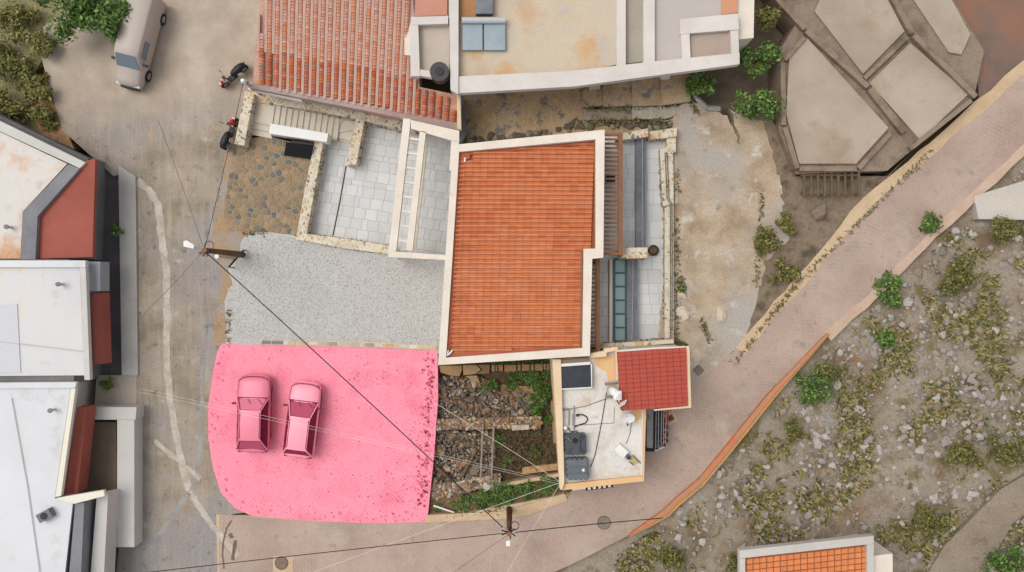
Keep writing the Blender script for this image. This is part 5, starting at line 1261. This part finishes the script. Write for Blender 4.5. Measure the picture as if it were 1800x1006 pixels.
# ------------------------------------------------------------------ big house at the top
def top_house():
    z = 3.4
    t = thing('flat_roofed_building', 'large pale building with flat terrace roofs and whitish parapets', 'house', P(1010, 40, 0))
    W2 = mat('pale_parapet', [c(206, 198, 190), c(220, 213, 206)], .5, .08, bump=.1)
    MB().prism([Q(p, .3) for p in [(722, -80), (1303, -80), (1300, 92), (1010, 126), (806, 146), (792, 130), (722, 120)]], -1.5, z-.5).build('wall', M_stucco, t)
    tan = mat('tan_roof', [c(192, 172, 146), c(204, 188, 164), c(196, 184, 168)], .3, .1, bump=.1, spots=[(c(206, 160, 112), .35, .54, .7), (c(188, 184, 178), .5, .56, .7)])
    MB().ppx([(806, -80), (1092, -80), (1092, 112), (1010, 128), (806, 134)], z-.5, z-.35).build('roof', tan, t)
    MB().ppx([(1150, -80), (1298, -80), (1290, 96), (1150, 110)], z-.5, z-.32).build('roof', mat('mauve_roof', [c(186, 176, 172), c(194, 184, 178)], .3, .08), t)
    MB().ppx([(1100, -80), (1133, -80), (1131, 108), (1100, 112)], z-.5, z-.4).build('roof', mat('olive_grey_roof', [c(160, 152, 138), c(178, 168, 152)], .5, .15), t)
    MB().ppx([(722, -80), (790, -80), (790, 132), (722, 128)], z-.5, z-.45).build('roof', mat('beige_roof', [c(186, 172, 158), c(200, 186, 172)], .5, .1), t)
    B = lambda pts, zz=z, m=W2: MB().ppx(pts, z-.5, zz).build('parapet', m, t)
    B([(806, 134.5), (1010, 124.5), (1150, 108), (1300, 93), (1300, 113), (1010, 152), (806, 164)])
    B([(788, -80), (806, -80), (805.6, 166), (792, 158)], z+.1)
    B([(1084, -80), (1100, -80), (1100, 116), (1084, 118)], z-.05); B([(1131.3, -80), (1151, -80), (1151, 110), (1131.3, 112)], z-.05)
    B([(722, 30), (787.6, 28), (787.6, 42), (722, 44)], z-.05); B([(720, 44.4), (735, 44), (738, 134), (722, 134)], z-.05); B([(738.4, 122), (760, 126), (760, 137), (738, 133)], z-.08)
    B([(1195, 34), (1297, 24), (1299, 52), (1196, 60)], z-.02); B([(1197, 60.4), (1212, 59), (1214, 102), (1199, 104)], z-.04); B([(1284, 54), (1298, 53), (1299, 94), (1286, 96)], z-.06)
    MB().ppx([(1213, 59.5), (1283.5, 54), (1285, 95), (1214.6, 103)], z-.45, z-.28).build('roof', mat('taupe_roof', [c(172, 152, 138), c(182, 164, 150)], .5, .1), t)
    MB().ppx([(730, -20), (786, -20), (786, 27), (730, 29)], z-.46, z-.3).build('roof', mat('salmon_roof', [c(202, 146, 124), c(190, 132, 112)], .5, .15), t)
    MB().ppx([(1266, -80), (1296, -80), (1296, 22), (1268, 26)], z-.46, z-.28).build('roof', mat('orange_stain_roof', [c(208, 150, 116)], grain=.1), t)
    MB().ppx([(808, -80), (862, -80), (862, 36), (808, 36)], z-.36, z-.3).build('roof', mat('ochre_roof', [c(186, 140, 98), c(172, 124, 82)], .5, .2), t)
    q = P(773, 128, z); t2 = thing('round_water_tank', 'dark round tank at the left corner of the pale building', 'tank', (q.x, q.y, z-.45))
    MB().cyl((q.x, q.y, z-.45), (q.x, q.y, z+.25), .47, 24).build('body', mat('charcoal_plastic', [c(66, 62, 62)], grain=.1, rough=.5), t2); MB().cyl((q.x, q.y, z+.25), (q.x, q.y, z+.32), .2, 16).build('lid', M_dark, t2)
    q = P(850, 62, z); t2 = thing('solar_heater', 'blue grey solar water panels on the tan flat roof', 'solar heater', (q.x, q.y, z-.35))
    pn = mat('blue_grey_panel', [c(140, 156, 164), c(160, 172, 178)], .8, .1, rough=.3, bump=0)
    for (a, b) in ((813, 848), (851, 888)): MB().ppx([(a, 40), (b, 40), (b, 88), (a, 88)], z-.34, z-.1).build('panel', pn, t2)
    MB().tube([P(812, 36, z), P(888, 36, z)], .16, 10).build('cylinder', mat('pale_steel', [c(186, 188, 190)], grain=.05, rough=.4), t2)
    q = P(850, 5, z); tag(MB().ppx([(836, -14), (866, -14), (866, 24), (836, 24)], z-.3, z+.1).build('dark_box', M_granite, origin=True), 'dark box standing on the ochre part of the pale roof', 'box')
top_house()

# ------------------------------------------------------------------ houses on the left
def left_houses():
    Wm = mat('bright_white_roof', [c(212, 212, 214), c(222, 222, 225)], .3, .06, bump=.05, spots=[(c(198, 196, 192), .5, .58, .72), (c(208, 202, 192), 1.3, .62, .75)])
    Wc = mat('whitish_roof', [c(214, 208, 200), c(222, 216, 210)], .3, .06, bump=.05, spots=[(c(206, 152, 104), .3, .5, .66), (c(196, 188, 178), .9, .56, .7)])
    Wc2 = mat('creamy_roof', [c(210, 208, 208), c(220, 218, 217)], .3, .06, bump=.05, spots=[(c(194, 190, 186), .6, .57, .7), (c(222, 200, 172), .3, .55, .7)])
    gr = mat('lead_grey', [c(120, 120, 124), c(140, 140, 144)], .5, .15); lt = mat('light_parapet', [c(196, 192, 186), c(208, 204, 198)], .5, .08)
    dk = mat('shade_painted_alley', [c(92, 90, 92), c(112, 108, 108)], .5, .25)
    structure(MB().ppx([(165, 285), (210, 290), (225, 660), (160, 665)], -1.5, -.25), 'shade_painted_alley', dk)  # the alley's shade is put into this dark floor colour
    structure(MB().ppx([(208, 290), (238, 310), (242, 660), (214, 660)], -1.5, .16), 'pale_pavement', mat('pale_pavement', [c(170, 166, 160), c(186, 182, 176)], .5, .12))
    z = 2.6
    gw = mat('shade_grey_render', [c(112, 110, 110), c(132, 130, 128)], .5, .15)  # wall colour darkened to stand in for the shaded east faces
    t = thing('white_roofed_house', 'house with rust stained cream roof and red gable in the upper left', 'house', P(70, 340, 0))
    MB().prism([Q(p, 1.0) for p in [(-120, 140), (0, 208), (152, 282), (168, 280), (160, 456), (-120, 460)]], -1.5, 1.8).build('wall', gw, t)
    MB().ppx([(-120, 165), (0, 232), (118, 288), (40, 372), (36, 455), (-120, 455)], 1.8, z-.15).build('roof', Wc, t)
    MB().ppx([(-120, 148), (0, 213), (150, 286), (140, 296), (0, 231), (-120, 163)], 1.8, z).build('parapet', lt, t)
    MB().ppx([(120, 289), (140, 296.5), (66, 380), (62, 456), (36.5, 456), (40.5, 372)], 1.8, z+.02).build('grey_gutter', gr, t)
    MB().prism([Q(p, z-.2) for p in [(141, 297), (152, 283), (168, 279), (163, 452), (66, 455), (70, 380)]], 2.2, lambda x, y: 2.35+.03*(x-P(66, 0, z).x)).build('red_roof', mat('brick_red_roof', [c(166, 92, 78), c(152, 82, 68)], .5, .12), t)
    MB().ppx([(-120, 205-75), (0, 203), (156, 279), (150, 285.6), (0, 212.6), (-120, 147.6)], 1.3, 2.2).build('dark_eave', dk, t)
    t = thing('white_roofed_house', 'house with plain white and cream roof in the middle left', 'house', P(70, 560, 0))
    z = 2.9
    MB().prism([Q(p, 1.0) for p in [(-120, 458), (150, 458), (158, 668), (-120, 672)]], -1.5, z-.3).build('wall', gw, t)
    MB().ppx([(-120, 470), (140, 470), (148, 660), (-120, 662)], z-.3, z-.2).build('roof', Wc2, t)
    MB().ppx([(-120, 458), (150, 458), (150, 470), (-120, 470)], z-.3, z).build('parapet', Wm, t); MB().ppx([(140.4, 470.4), (150.5, 470.4), (158, 668), (148.4, 668)], z-.3, z).build('parapet', lt, t)
    MB().ppx([(-120, 540), (30, 535), (36, 655), (-120, 660)], z-.2, z-.16).build('grey_patch', mat('soft_grey', [c(206, 206, 210)], grain=.06), t)
    MB().ppx([(160, 515), (178, 515), (182, 640), (164, 640)], 1.0, 1.9).build('red_awning', mat('brick_red_roof', [c(166, 92, 78)]), t)
    MB().ppx([(150, 460), (176, 460), (176, 512), (152, 512)], 1.2, 2.2).build('grey_canopy', mat('steel_canopy', [c(156, 160, 164)], grain=.1), t)
    t = thing('white_roofed_house', 'house with the largest bright white roof in the lower left', 'house', P(60, 840, 0))
    z = 3.0
    MB().prism([Q(p, 1.2) for p in [(-120, 674), (134, 672), (106, 880), (138, 880), (112, 1100), (-120, 1100)]], -1.5, z-.25).build('wall', M_white, t)
    MB().ppx([(-120, 684), (124, 682), (96, 876), (128, 884), (104, 1100), (-120, 1100)], z-.25, z-.15).build('roof', Wm, t)
    MB().ppx([(-120, 674), (134, 672), (132, 682), (-120, 684)], z-.25, z).build('parapet', Wm, t)
    MB().ppx([(124.6, 683), (132.6, 683), (107, 872), (97, 874)], z-.25, z).build('parapet', mat('ivory_edge', [c(232, 226, 208)], grain=.05), t)
    MB().ppx([(98, 876), (182, 862), (184, 872), (130, 886)], z-.25, z-.02).build('parapet', mat('ivory_edge', [c(232, 226, 208)]), t)
    MB().ppx([(136, 716), (152, 716), (136, 868), (112, 870)], 1.2, 2.2).build('red_awning', mat('brick_red_roof', [c(166, 92, 78)]), t)
    MB().ppx([(132, 886), (148, 884), (138, 1100), (114, 1100)], 1.4, z-.1).build('grey_gutter', gr, t)
    MB().ppx([(170, 872.5), (190, 869), (178, 1100), (152, 1100)], 1.0, 2.2).build('pale_wall_top', lt, t)
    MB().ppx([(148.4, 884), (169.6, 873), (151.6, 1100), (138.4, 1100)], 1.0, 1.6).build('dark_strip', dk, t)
    q = P(82, 905, z); t2 = thing('rooftop_unit', 'small grey unit on the largest white roof', 'rooftop unit', (q.x, q.y, z-.15))
    MB().box((q.x, q.y, z+.05), (.7, .45, .4), .5).build('body', gr, t2); MB().cyl((q.x, q.y, z+.25), (q.x, q.y, z+.29), .17, 14).build('fan', M_dark, t2)
    for (a, b, zz, lab) in (((-10, 600), (146, 618), 2.72, 'grey pipe across the lower part of the plain white roof'), ((20, 700), (70, 1010), 2.88, 'thin grey pipe running down the largest white roof')):
        tag(MB().tube([P(*a, zz+.03), P((a[0]+b[0])/2+3, (a[1]+b[1])/2, zz+.03), P(*b, zz+.03)], .022, 5).build('roof_pipe', lt, origin=True), lab, 'pipe')
    for (x, y, zz, lab) in ((110, 500, 2.72, 'small white vent stack on the plain white roof'), (20, 400, 2.47, 'small white vent stack on the rust stained roof'), (96, 720, 2.86, 'small white vent stack on the largest white roof')):
        q = P(x, y, zz); t2 = thing('vent_stack', lab, 'vent', q); MB().cyl((q.x, q.y, zz), (q.x, q.y, zz+.4), .07, 10).build('pipe', lt, t2); MB().cyl((q.x, q.y, zz+.4), (q.x, q.y, zz+.46), .12, 12).build('cap', gr, t2)
    t = thing('courtyard', 'brown courtyard enclosed by a pale U shaped wall', 'courtyard', P(185, 800, 0))
    MB().ppx([(150, 742), (204, 742), (206, 950), (190, 950), (186, 870), (140, 870)], -1.5, .1).build('floor', mat('brown_court', [c(126, 110, 94), c(142, 126, 108)], .5, .15), t)
    for q in ([(158, 716), (240, 716), (238, 738), (156, 738)], [(206, 738.4), (236, 738.4), (236, 962), (206, 962)], [(186, 940), (205.6, 940), (205.6, 962), (184, 962)]): MB().ppx(q, -1.5, 1.0).build('wall', lt, t)
    structure(MB().ppx([(170, 660), (240, 660), (240, 714), (166, 714)], -1.5, .02), 'side_court', mat('tan_court', [c(170, 158, 146), c(186, 176, 162)], .5, .12))
    bush(192, 676, .03, 14, .6, 350, 'small green bush in the court between two white-roofed houses', leaf=.14)
    bush(203, 405, .2, 10, .6, 250, 'small green bush on the pale pavement by the dark alley', leaf=.14)
left_houses()

# ------------------------------------------------------------------ upper left: trees, van
def upper_left():
    rng = random.Random(61)
    bush(128, 15, -.1, 48, 3.6, 2600, 'left dark green tree at the top edge beside the scrub', name='leafy_tree', cat='tree', leaf=.26, lobes=8, trunk=True, w=(5, 5, 2))
    bush(198, 18, -.1, 44, 3.4, 2400, 'right dark green tree at the top edge beside the van', name='leafy_tree', cat='tree', leaf=.26, lobes=8, trunk=True, w=(5, 5, 2))
    S_ = [(20, 30, 40, 'olive scrub bush in the very corner of the upper left'), (70, 70, 30, 'pale olive bush just left of the dark green trees'), (22, 110, 40, 'broad olive bush midway down the upper left edge'), (62, 150, 32, 'olive bush bordering the pale plaza'), (18, 190, 34, 'lowest olive bush above the rust stained roof'), (80, 205, 20, 'small dry bush at the lower end of the scrub')]
    for x, y, r, lab in S_: bush(x, y, -.4, r, 1.4, 1000, lab, pal=M_olive, leaf=.2, lobes=8, w=(3, 5, 4))
    structure(MB().ppx([(-400, -200), (250, -200), (215, -60), (100, 60), (60, 130), (105, 235), (60, 235), (-400, 20)], -1.5, -.3), 'scrub_ground', mat('scrub_soil', [c(126, 120, 84), c(150, 142, 106), c(108, 106, 66)], .6, .3))
    region('brown_bank', [(78, 150), (100, 190), (130, 262), (70, 235), (60, 190)], -.02, M_brown)
    # pale van
    f, r = P(222, 150, .9), P(262, -6, .9); f.z = r.z = 0; L = (f-r).length; ctr = (f+r)/2; ang = math.atan2((f-r).y, (f-r).x)
    Mx = Matrix.Translation(ctr) @ Matrix.Rotation(ang, 4, 'Z'); T = lambda x, y, z: Mx @ Vector((x, y, z))
    t = thing('parked_van', 'pale grey van with bluish windscreen parked on the plaza', 'van', ctr)
    pt = mat('pale_van_paint', [c(186, 174, 164)], grain=.05, rough=.45, bump=0); bl = mat('blue_grey_glass', [c(120, 132, 142)], grain=.05, rough=.2, bump=0)
    hw = .74; rings = []
    for x, w, zt in ((-.5, .9, 1.7), (-.48, .98, 1.82), (.12, 1, 1.84), (.2, .97, 1.78), (.31, .95, 1.15), (.44, .9, 1.0), (.49, .78, .85), (.5, .66, .7)):
        w *= hw; pr = [(-w*.95, .25), (-w, .5), (-w, min(zt-.15, 1.1)), (-w*.9, zt-.08), (-w*.8, zt), (0, zt+.03)]; pr = pr+[(-a, b) for a, b in pr[-2::-1]]
        rings.append([T(x*L, a, b) for a, b in pr][::-1])
    MB().loft(rings).build('body', pt, t, smooth=True)
    ws = [T(.205*L, -.54, 1.76), T(.205*L, .54, 1.76), T(.318*L, .6, 1.15), T(.318*L, -.6, 1.15)]; n = Vector((0, 0, .025))
    MB().add([p+n for p in ws]+[p-n for p in ws], [(3, 2, 1, 0), (4, 5, 6, 7), (0, 1, 5, 4), (1, 2, 6, 5), (2, 3, 7, 6), (3, 0, 4, 7)]).build('windshield', bl, t)
    for s in (-1, 1):
        MB().box(T(.1*L, s*.745, 1.3), (.9, .02, .45), ang).build('side_window', bl, t); MB().box(T(.25*L, s*.85, 1.15), (.12, .2, .2), ang).build('mirror', M_dark, t)
        MB().box(T(.485*L, s*.48, .7), (.12, .26, .16), ang).build('headlight', M_white, t)
        for x in (-.32, .33):
            yv = T(0, 1, 0)-T(0, 0, 0); w = T(x*L, s*.66, .31); wh = MB().cyl(w-yv*.1, w+yv*.1, .31, 18).build('wheel', M_black, t); MB().cyl(w-yv*.11, w+yv*.11, .18, 12).build('rim', M_steel, wh)
    MB().tube([T(.5*L, -.5, .42), T(.508*L, 0, .42), T(.5*L, .5, .42)], .09, 6).build('front_bumper', M_dark, t)
upper_left()

# ------------------------------------------------------------------ right: ruin, hillside, bottom house
def ruin():
    t = thing('stone_ruin', 'pale flat stone plots divided by dark brown walls, upper right', 'ruin', P(1540, 130, 0))
    wl_ = mat('ruin_wall', [c(130, 112, 96), c(150, 132, 114), c(114, 98, 84)], .7, .3); fl = mat('pale_floor', [c(164, 147, 129), c(176, 160, 142), c(184, 170, 153)], .3, .12, bump=.1, spots=[(c(160, 136, 112), .5, .58, .72)])
    z = .9
    MB().ppx([(1330, -60), (1640, -60), (1730, 90), (1712, 172), (1610, 258), (1560, 300), (1400, 306), (1370, 230), (1370, 90), (1400, 40)], -1.5, z-.35).build('base', wl_, t)
    for q in ([(1388, 95), (1420, 68), (1562, 225), (1505, 288), (1405, 288), (1382, 200)], [(1432, 20), (1470, -60), (1530, -60), (1590, 55), (1517, 130)], [(1600, 76), (1703, 165), (1618, 246), (1528, 146)], [(1566, -60), (1640, -60), (1706, 60), (1690, 96), (1668, 92)]):
        MB().ppx(q, -1, z-.2).build('pale_floor', fl, t)
    def w(a, b, wd=9, zz=z):
        dx, dy = b[0]-a[0], b[1]-a[1]; d = math.hypot(dx, dy); nx, ny = -dy/d*wd/2, dx/d*wd/2
        MB().ppx([(a[0]+nx, a[1]+ny), (b[0]+nx, b[1]+ny), (b[0]-nx, b[1]-ny), (a[0]-nx, a[1]-ny)], -1, zz).build('wall', wl_, t)
    w((1360, -10), (1415, 50)); w((1418, 54), (1526, 152)); w((1530, 156), (1590, 232), 12, z-.03); w((1540, -60), (1604, 58), 9); w((1607, 62), (1716, 170), 9, z+.02); w((1520, 138), (1595, 66), 7, z-.1); w((1380, 105), (1414, 66), 8, z-.06); w((1376, 110), (1378, 220), 8, z-.08); w((1380, 224), (1402, 296), 8, z-.05); w((1406, 297), (1506, 297), 8, z-.02); w((1510, 296), (1566, 234), 8, z-.07); w((1600, 262), (1708, 176), 8, z-.09)
    t2 = thing('slatted_frame', 'dark slatted timber frame along the lower edge of the ruin', 'fence', P(1470, 322, 0))
    for (ya, yb) in ((306, 310), (337, 341)): MB().ppx([(1408, ya), (1512, ya), (1512, yb), (1408, yb)], .3, .42).build('rail', M_stem, t2)
    for i in range(9):
        x = 1412+i*12; MB().ppx([(x, 300), (x+4, 300), (x+4, 345), (x, 345)], .425, .5).build('slat', M_stem, t2)
    for (x, y) in ((1412, 308), (1508, 308), (1412, 339), (1508, 339)): q = P(x, y, .3); MB().cyl((q.x, q.y, -.1), (q.x, q.y, .3), .06, 7).build('leg', M_stem, t2)
    rng = random.Random(90)
    st = mat('ruin_scrub_soil', [c(112, 96, 80), c(140, 122, 102), c(90, 78, 62)], .8, .3)
    structure(MB().ppx([(1330, 180), (1380, 240), (1400, 310), (1560, 310), (1600, 270), (1530, 345), (1400, 490), (1300, 612), (1270, 620), (1320, 520), (1345, 420), (1330, 330), (1285, 215)], -1.5, -.03), 'rough_bank', st)
    region('pale_verge', [(1285, 195), (1345, 215), (1372, 330), (1385, 420), (1335, 470), (1322, 330)], -.008, M_dirt, amp=4)
    structure(MB().ppx([(1640, -60), (2100, -560), (2100, -150), (1800, 108), (1722, 175), (1712, 80)], -1.5, -.02), 'brown_yard', mat('brown_yard', [c(150, 106, 82), c(128, 104, 92), c(108, 94, 86)], .25, .15))
    tag(MB().rock(P(1440, 372, .1), .7, .5, 0, rng).build('boulder', wl_, origin=True), 'brown boulder between the ruin and the road', 'boulder')
    B = [(1232, 150, 24, 1.4, 1300, 'bright green bush behind the curving grey kerb wall', M_leaf), (1300, 30, 34, 2.2, 900, 'olive green tree beside the right end of the pale building', M_olive), (1335, 100, 30, 2.0, 900, 'dark green tree between the pale building and the ruin', M_leaf), (1330, 185, 34, 2.2, 1200, 'large green tree below the right end of the pale building', M_leaf), (1345, 420, 26, 1.0, 600, 'olive bush beside the dusty path verge', M_olive), (1375, 480, 24, .9, 500, 'olive bush between dusty path and brick road', M_olive), (1385, 395, 18, .8, 300, 'dry bush below the lower corner of the ruin', M_olive), (1150, 612, 10, .4, 0, '', M_leaf), (1196, 606, 9, .5, 260, 'small weed clump at the end of the long stone wall', M_olive), (1199, 508, 6, .3, 140, 'tiny weed by the long stone wall and path', M_leaf), (1350, 30, 22, 2.0, 500, 'dark bush in the gap beside the ruin', M_olive)]
    for x, y, r, h, n, lab, pal in B:
        if n: bush(x, y, -.02, r, h, n, lab, pal=pal, leaf=.2 if r > 14 else .11, lobes=7, name='leafy_tree' if 'tree' in lab else 'bush', cat='tree' if 'tree' in lab else 'bush', trunk='tree' in lab)
    m = objrand('path_boulder', [c(206, 188, 166), c(214, 198, 178)], grain=.2)
    for x, y, r, lab in ((1224, 625, .5, 'pale rock beside the square drain grate'), (1268, 555, .55, 'largest pale rock at the right edge of the dusty path'), (1200, 550, .5, 'pale rock near the long stone wall'), (1198, 520, .4, 'small pale rock beside the tiny weed')):
        tag(MB().rock(P(x, y, 0), r, .4, 0, rng).build('pale_rock', m, origin=True), lab, 'rock')
ruin()
def path_weeds():
    rng = random.Random(303); mb = MB()
    runs = [((1190, 300), (1191, 345), 40), ((1189, 380), (1190, 600), 120), ((1196, 490), (1202, 520), 70), ((1186, 600), (1206, 610), 70), ((1232, 560), (1246, 600), 60), ((1212, 178), (1228, 200), 40), ((1020, 190), (1110, 192), 60), ((1112, 188), (1195, 186), 60), ((1040, 212), (1180, 212), 120), ((404, 545), (399, 604), 30), ((432, 412), (470, 408), 30), ((766, 906), (880, 899), 60), ((1288, 640), (1400, 500), 120), ((1400, 500), (1640, 262), 160), ((1000, 868), (985, 850), 40), ((1340, 340), (1330, 500), 80)]
    for a, b, n in runs:
        for _ in range(n):
            t = rng.random(); q = P(a[0]+(b[0]-a[0])*t+rng.gauss(0, 2.5), a[1]+(b[1]-a[1])*t+rng.gauss(0, 2.5), .01)
            for _k in range(4):
                an = rng.uniform(0, 6.28); L = rng.uniform(.05, .16); u = Vector((math.cos(an), math.sin(an), rng.uniform(.2, 1))); v = Vector((-math.sin(an), math.cos(an), 0))
                mb.add([q, q+u*L*.5+v*L*.18, q+u*L, q+u*L*.5-v*L*.18], [(0, 1, 2, 3)], rng.choice((0, 1, 2, 3)))
    mb.build('edge_weeds', [M_leaf[0], M_olive[0], M_olive[1], mat('straw', [c(168, 148, 108)], grain=0, bump=0)], kind='stuff', label='thin weeds growing along the path and kerb edges', category='weeds')
path_weeds()
def hillside():
    rng = random.Random(101)
    import mathutils.noise as mn
    poly = [(860, 1300), (970, 970), (1090, 915), (1165, 862), (1210, 820), (1245, 780), (1285, 732), (1335, 672), (1437, 567), (1510, 500), (1620, 390), (1780, 240), (2270, -215), (2600, -200), (2600, 1300)]
    m = mat('scrub_hillside', [c(122, 103, 80), c(148, 133, 113), c(166, 155, 141), c(138, 120, 96)], .45, .3, 9, bump=.6, bs=8, spots=[(c(116, 104, 62), .45, .51, .68), (c(176, 168, 158), 1.6, .6, .72), (c(150, 112, 74), .3, .6, .74)])
    nx, ny = 90, 74; vs = []; idx = {}; fs = []
    for j in range(ny+1):
        for i in range(nx+1):
            px, py = 940+i*1700/nx, -220+j*1560/ny
            idx[i, j] = len(vs); q = P(px, py, 0); vs.append((q.x, q.y, -.46+.28*mn.noise(Vector((q.x*.35, q.y*.35, 3)))+.12*mn.noise(Vector((q.x*1.1, q.y*1.1, 9)))))
    for j in range(ny):
        for i in range(nx):
            cpx, cpy = 940+(i+.5)*1700/nx, -220+(j+.5)*1560/ny
            if inside((cpx, cpy), poly): fs.append((idx[i, j], idx[i, j+1], idx[i+1, j+1], idx[i+1, j]))
    structure(MB().add(vs, fs), 'hillside', m, smooth=True)
    vis = [(1000, 1040), (1120, 952), (1200, 892), (1240, 860), (1285, 810), (1320, 765), (1372, 700), (1470, 600), (1545, 535), (1656, 425), (1810, 285), (1860, 300), (1860, 1060)]
    mb = MB(); ms = [mat('hill_rock_grey', [c(158, 150, 142)], grain=.2), mat('hill_rock_pale', [c(182, 174, 165)], grain=.2), mat('hill_rock_tan', [c(150, 132, 110)], grain=.2), mat('hill_rock_dark', [c(132, 122, 110)], grain=.2)]
    for p in scatter(vis, 5200, rng):
        g = mn.noise(Vector((p[0]*.01, p[1]*.01, 0)))
        if g < -.15 and rng.random() < .8: continue
        mb.rock(P(p[0], p[1], -.42+rng.uniform(0, .12)), rng.choice((.04, .05, .06, .08, .1, .13, .17, .24))*rng.uniform(.8, 1.3), .5, rng.choices((0, 1, 2, 3), (4, 3, 3, 2))[0], rng)
    mb.build('hillside_rubble', ms, kind='stuff', label='grey and tan rocks scattered over the scrub hillside', category='rocks')
    mb = MB()
    for p in scatter(vis, 13000, rng):
        g = mn.noise(Vector((p[0]*.013, p[1]*.013, 7)))+.35*mn.noise(Vector((p[0]*.05, p[1]*.05, 2)))
        if g < .14: continue
        q = P(p[0], p[1], -.4)
        for _ in range(3):
            a = rng.uniform(0, 6.28); L = rng.uniform(.1, .36); u = Vector((math.cos(a), math.sin(a), rng.uniform(.2, 1.1))); v = Vector((-math.sin(a), math.cos(a), .2))
            mb.add([q, q+u*L*.5+v*.05, q+u*L, q+u*L*.5-v*.05], [(0, 1, 2, 3)], rng.randrange(4))
    mb.build('ground_cover', M_olive+[mat('straw', [c(168, 148, 108)], grain=0, bump=0)], kind='stuff', label='dry olive and straw ground cover on the hillside', category='ground cover')
    B = [(1690, 480, 30, 'olive bush on the hillside, highest of those below the road'), (1668, 500, 22, 'dark olive bush just beside the highest hillside bush'), (1760, 402, 26, 'yellowish bush near the pale slab at the right edge'), (1640, 395, 20, 'green bush hugging the lower road edge'), (1568, 508, 26, 'green bush below the road where the hillside begins'), (1425, 690, 34, 'dark green bush beside the orange kerb'), (1460, 650, 22, 'brown olive bush at the upper end of the orange kerb'), (1690, 805, 34, 'light olive bush in the right middle of the hillside'), (1768, 800, 40, 'large dark bush at the right edge of the hillside'), (1640, 925, 28, 'yellow green bush near the orange tiled roof'), (1620, 905, 18, 'small green bush beside the yellow green one'), (1765, 985, 40, 'bright green bush in the lower right corner'), (1400, 760, 24, 'brownish low bush in the left middle of the hillside'), (1180, 985, 26, 'dark scrub bush at the bottom beside the road'), (1290, 990, 24, 'brown scrub bush left of the orange tiled roof'), (1560, 600, 18, 'small green bush in the upper middle of the hillside')]
    for i, (x, y, r, lab) in enumerate(B): bush(x, y, -.3, r, 1.0, 900 if r > 25 else 500, lab, pal=M_leaf if 'green' in lab and 'yellow' not in lab else M_olive, leaf=.17, lobes=8)
    t = structure(MB().ppx([(1712, 345), (1800, 318), (1880, 320), (1880, 388), (1720, 385)], -1.4, .1), 'pale_slab', mat('pale_slab', [c(192, 182, 170), c(204, 195, 184)], .4, .12))
    structure(MB().ppx([(1600, 1060), (1660, 960), (1760, 860), (1860, 800), (1860, 860), (1780, 920), (1700, 1060)], -1.4, -.12), 'hill_track', mat('hill_track', [c(140, 124, 106), c(156, 141, 124)], .5, .3, 9, spots=(c(120, 106, 84), .9, .56, .7)))
    z = 3.4
    t = thing('orange_roofed_house', 'house with orange roof and pale parapet at the bottom edge', 'house', P(1425, 1000, 0))
    MB().prism([Q(p, .4) for p in [(1306, 972), (1530, 946), (1532, 1150), (1306, 1150)]], -1.5, z-.4).build('wall', M_stucco, t)
    pw = mat('grey_white_parapet', [c(190, 184, 176), c(204, 198, 190)], .5, .1)
    MB().ppx([(1300, 968), (1536, 942), (1536, 956), (1300, 982)], z-.4, z).build('parapet', pw, t); MB().ppx([(1524, 957.6), (1536, 956.4), (1538, 1150), (1526, 1150)], z-.4, z-.02).build('parapet', pw, t); MB().ppx([(1300, 982.4), (1310, 981.4), (1310, 1150), (1300, 1150)], z-.4, z-.02).build('parapet', pw, t)
    MB().ppx([(1310, 981), (1524, 957.8), (1526, 1150), (1310, 1150)], z-.4, z-.3).build('roof_deck', mat('orange_deck', [c(176, 104, 66)], grain=.2), t)
    mt = mat('bright_orange_tile', [c(222, 140, 88), c(212, 126, 78)], .3, .12, rnd=.08)
    for cell, r in grid_cells([(1312, 983), (1522, 960), (1524, 1060), (1312, 1060)], (1312, 983), (210, -23), (0, 1), [12], 10, .8, rng, stagger=False):
        MB().ppx(cell, z-.3, z-.22+rng.uniform(0, .02), top=.92).build('roof_tile', mt, t)
hillside()
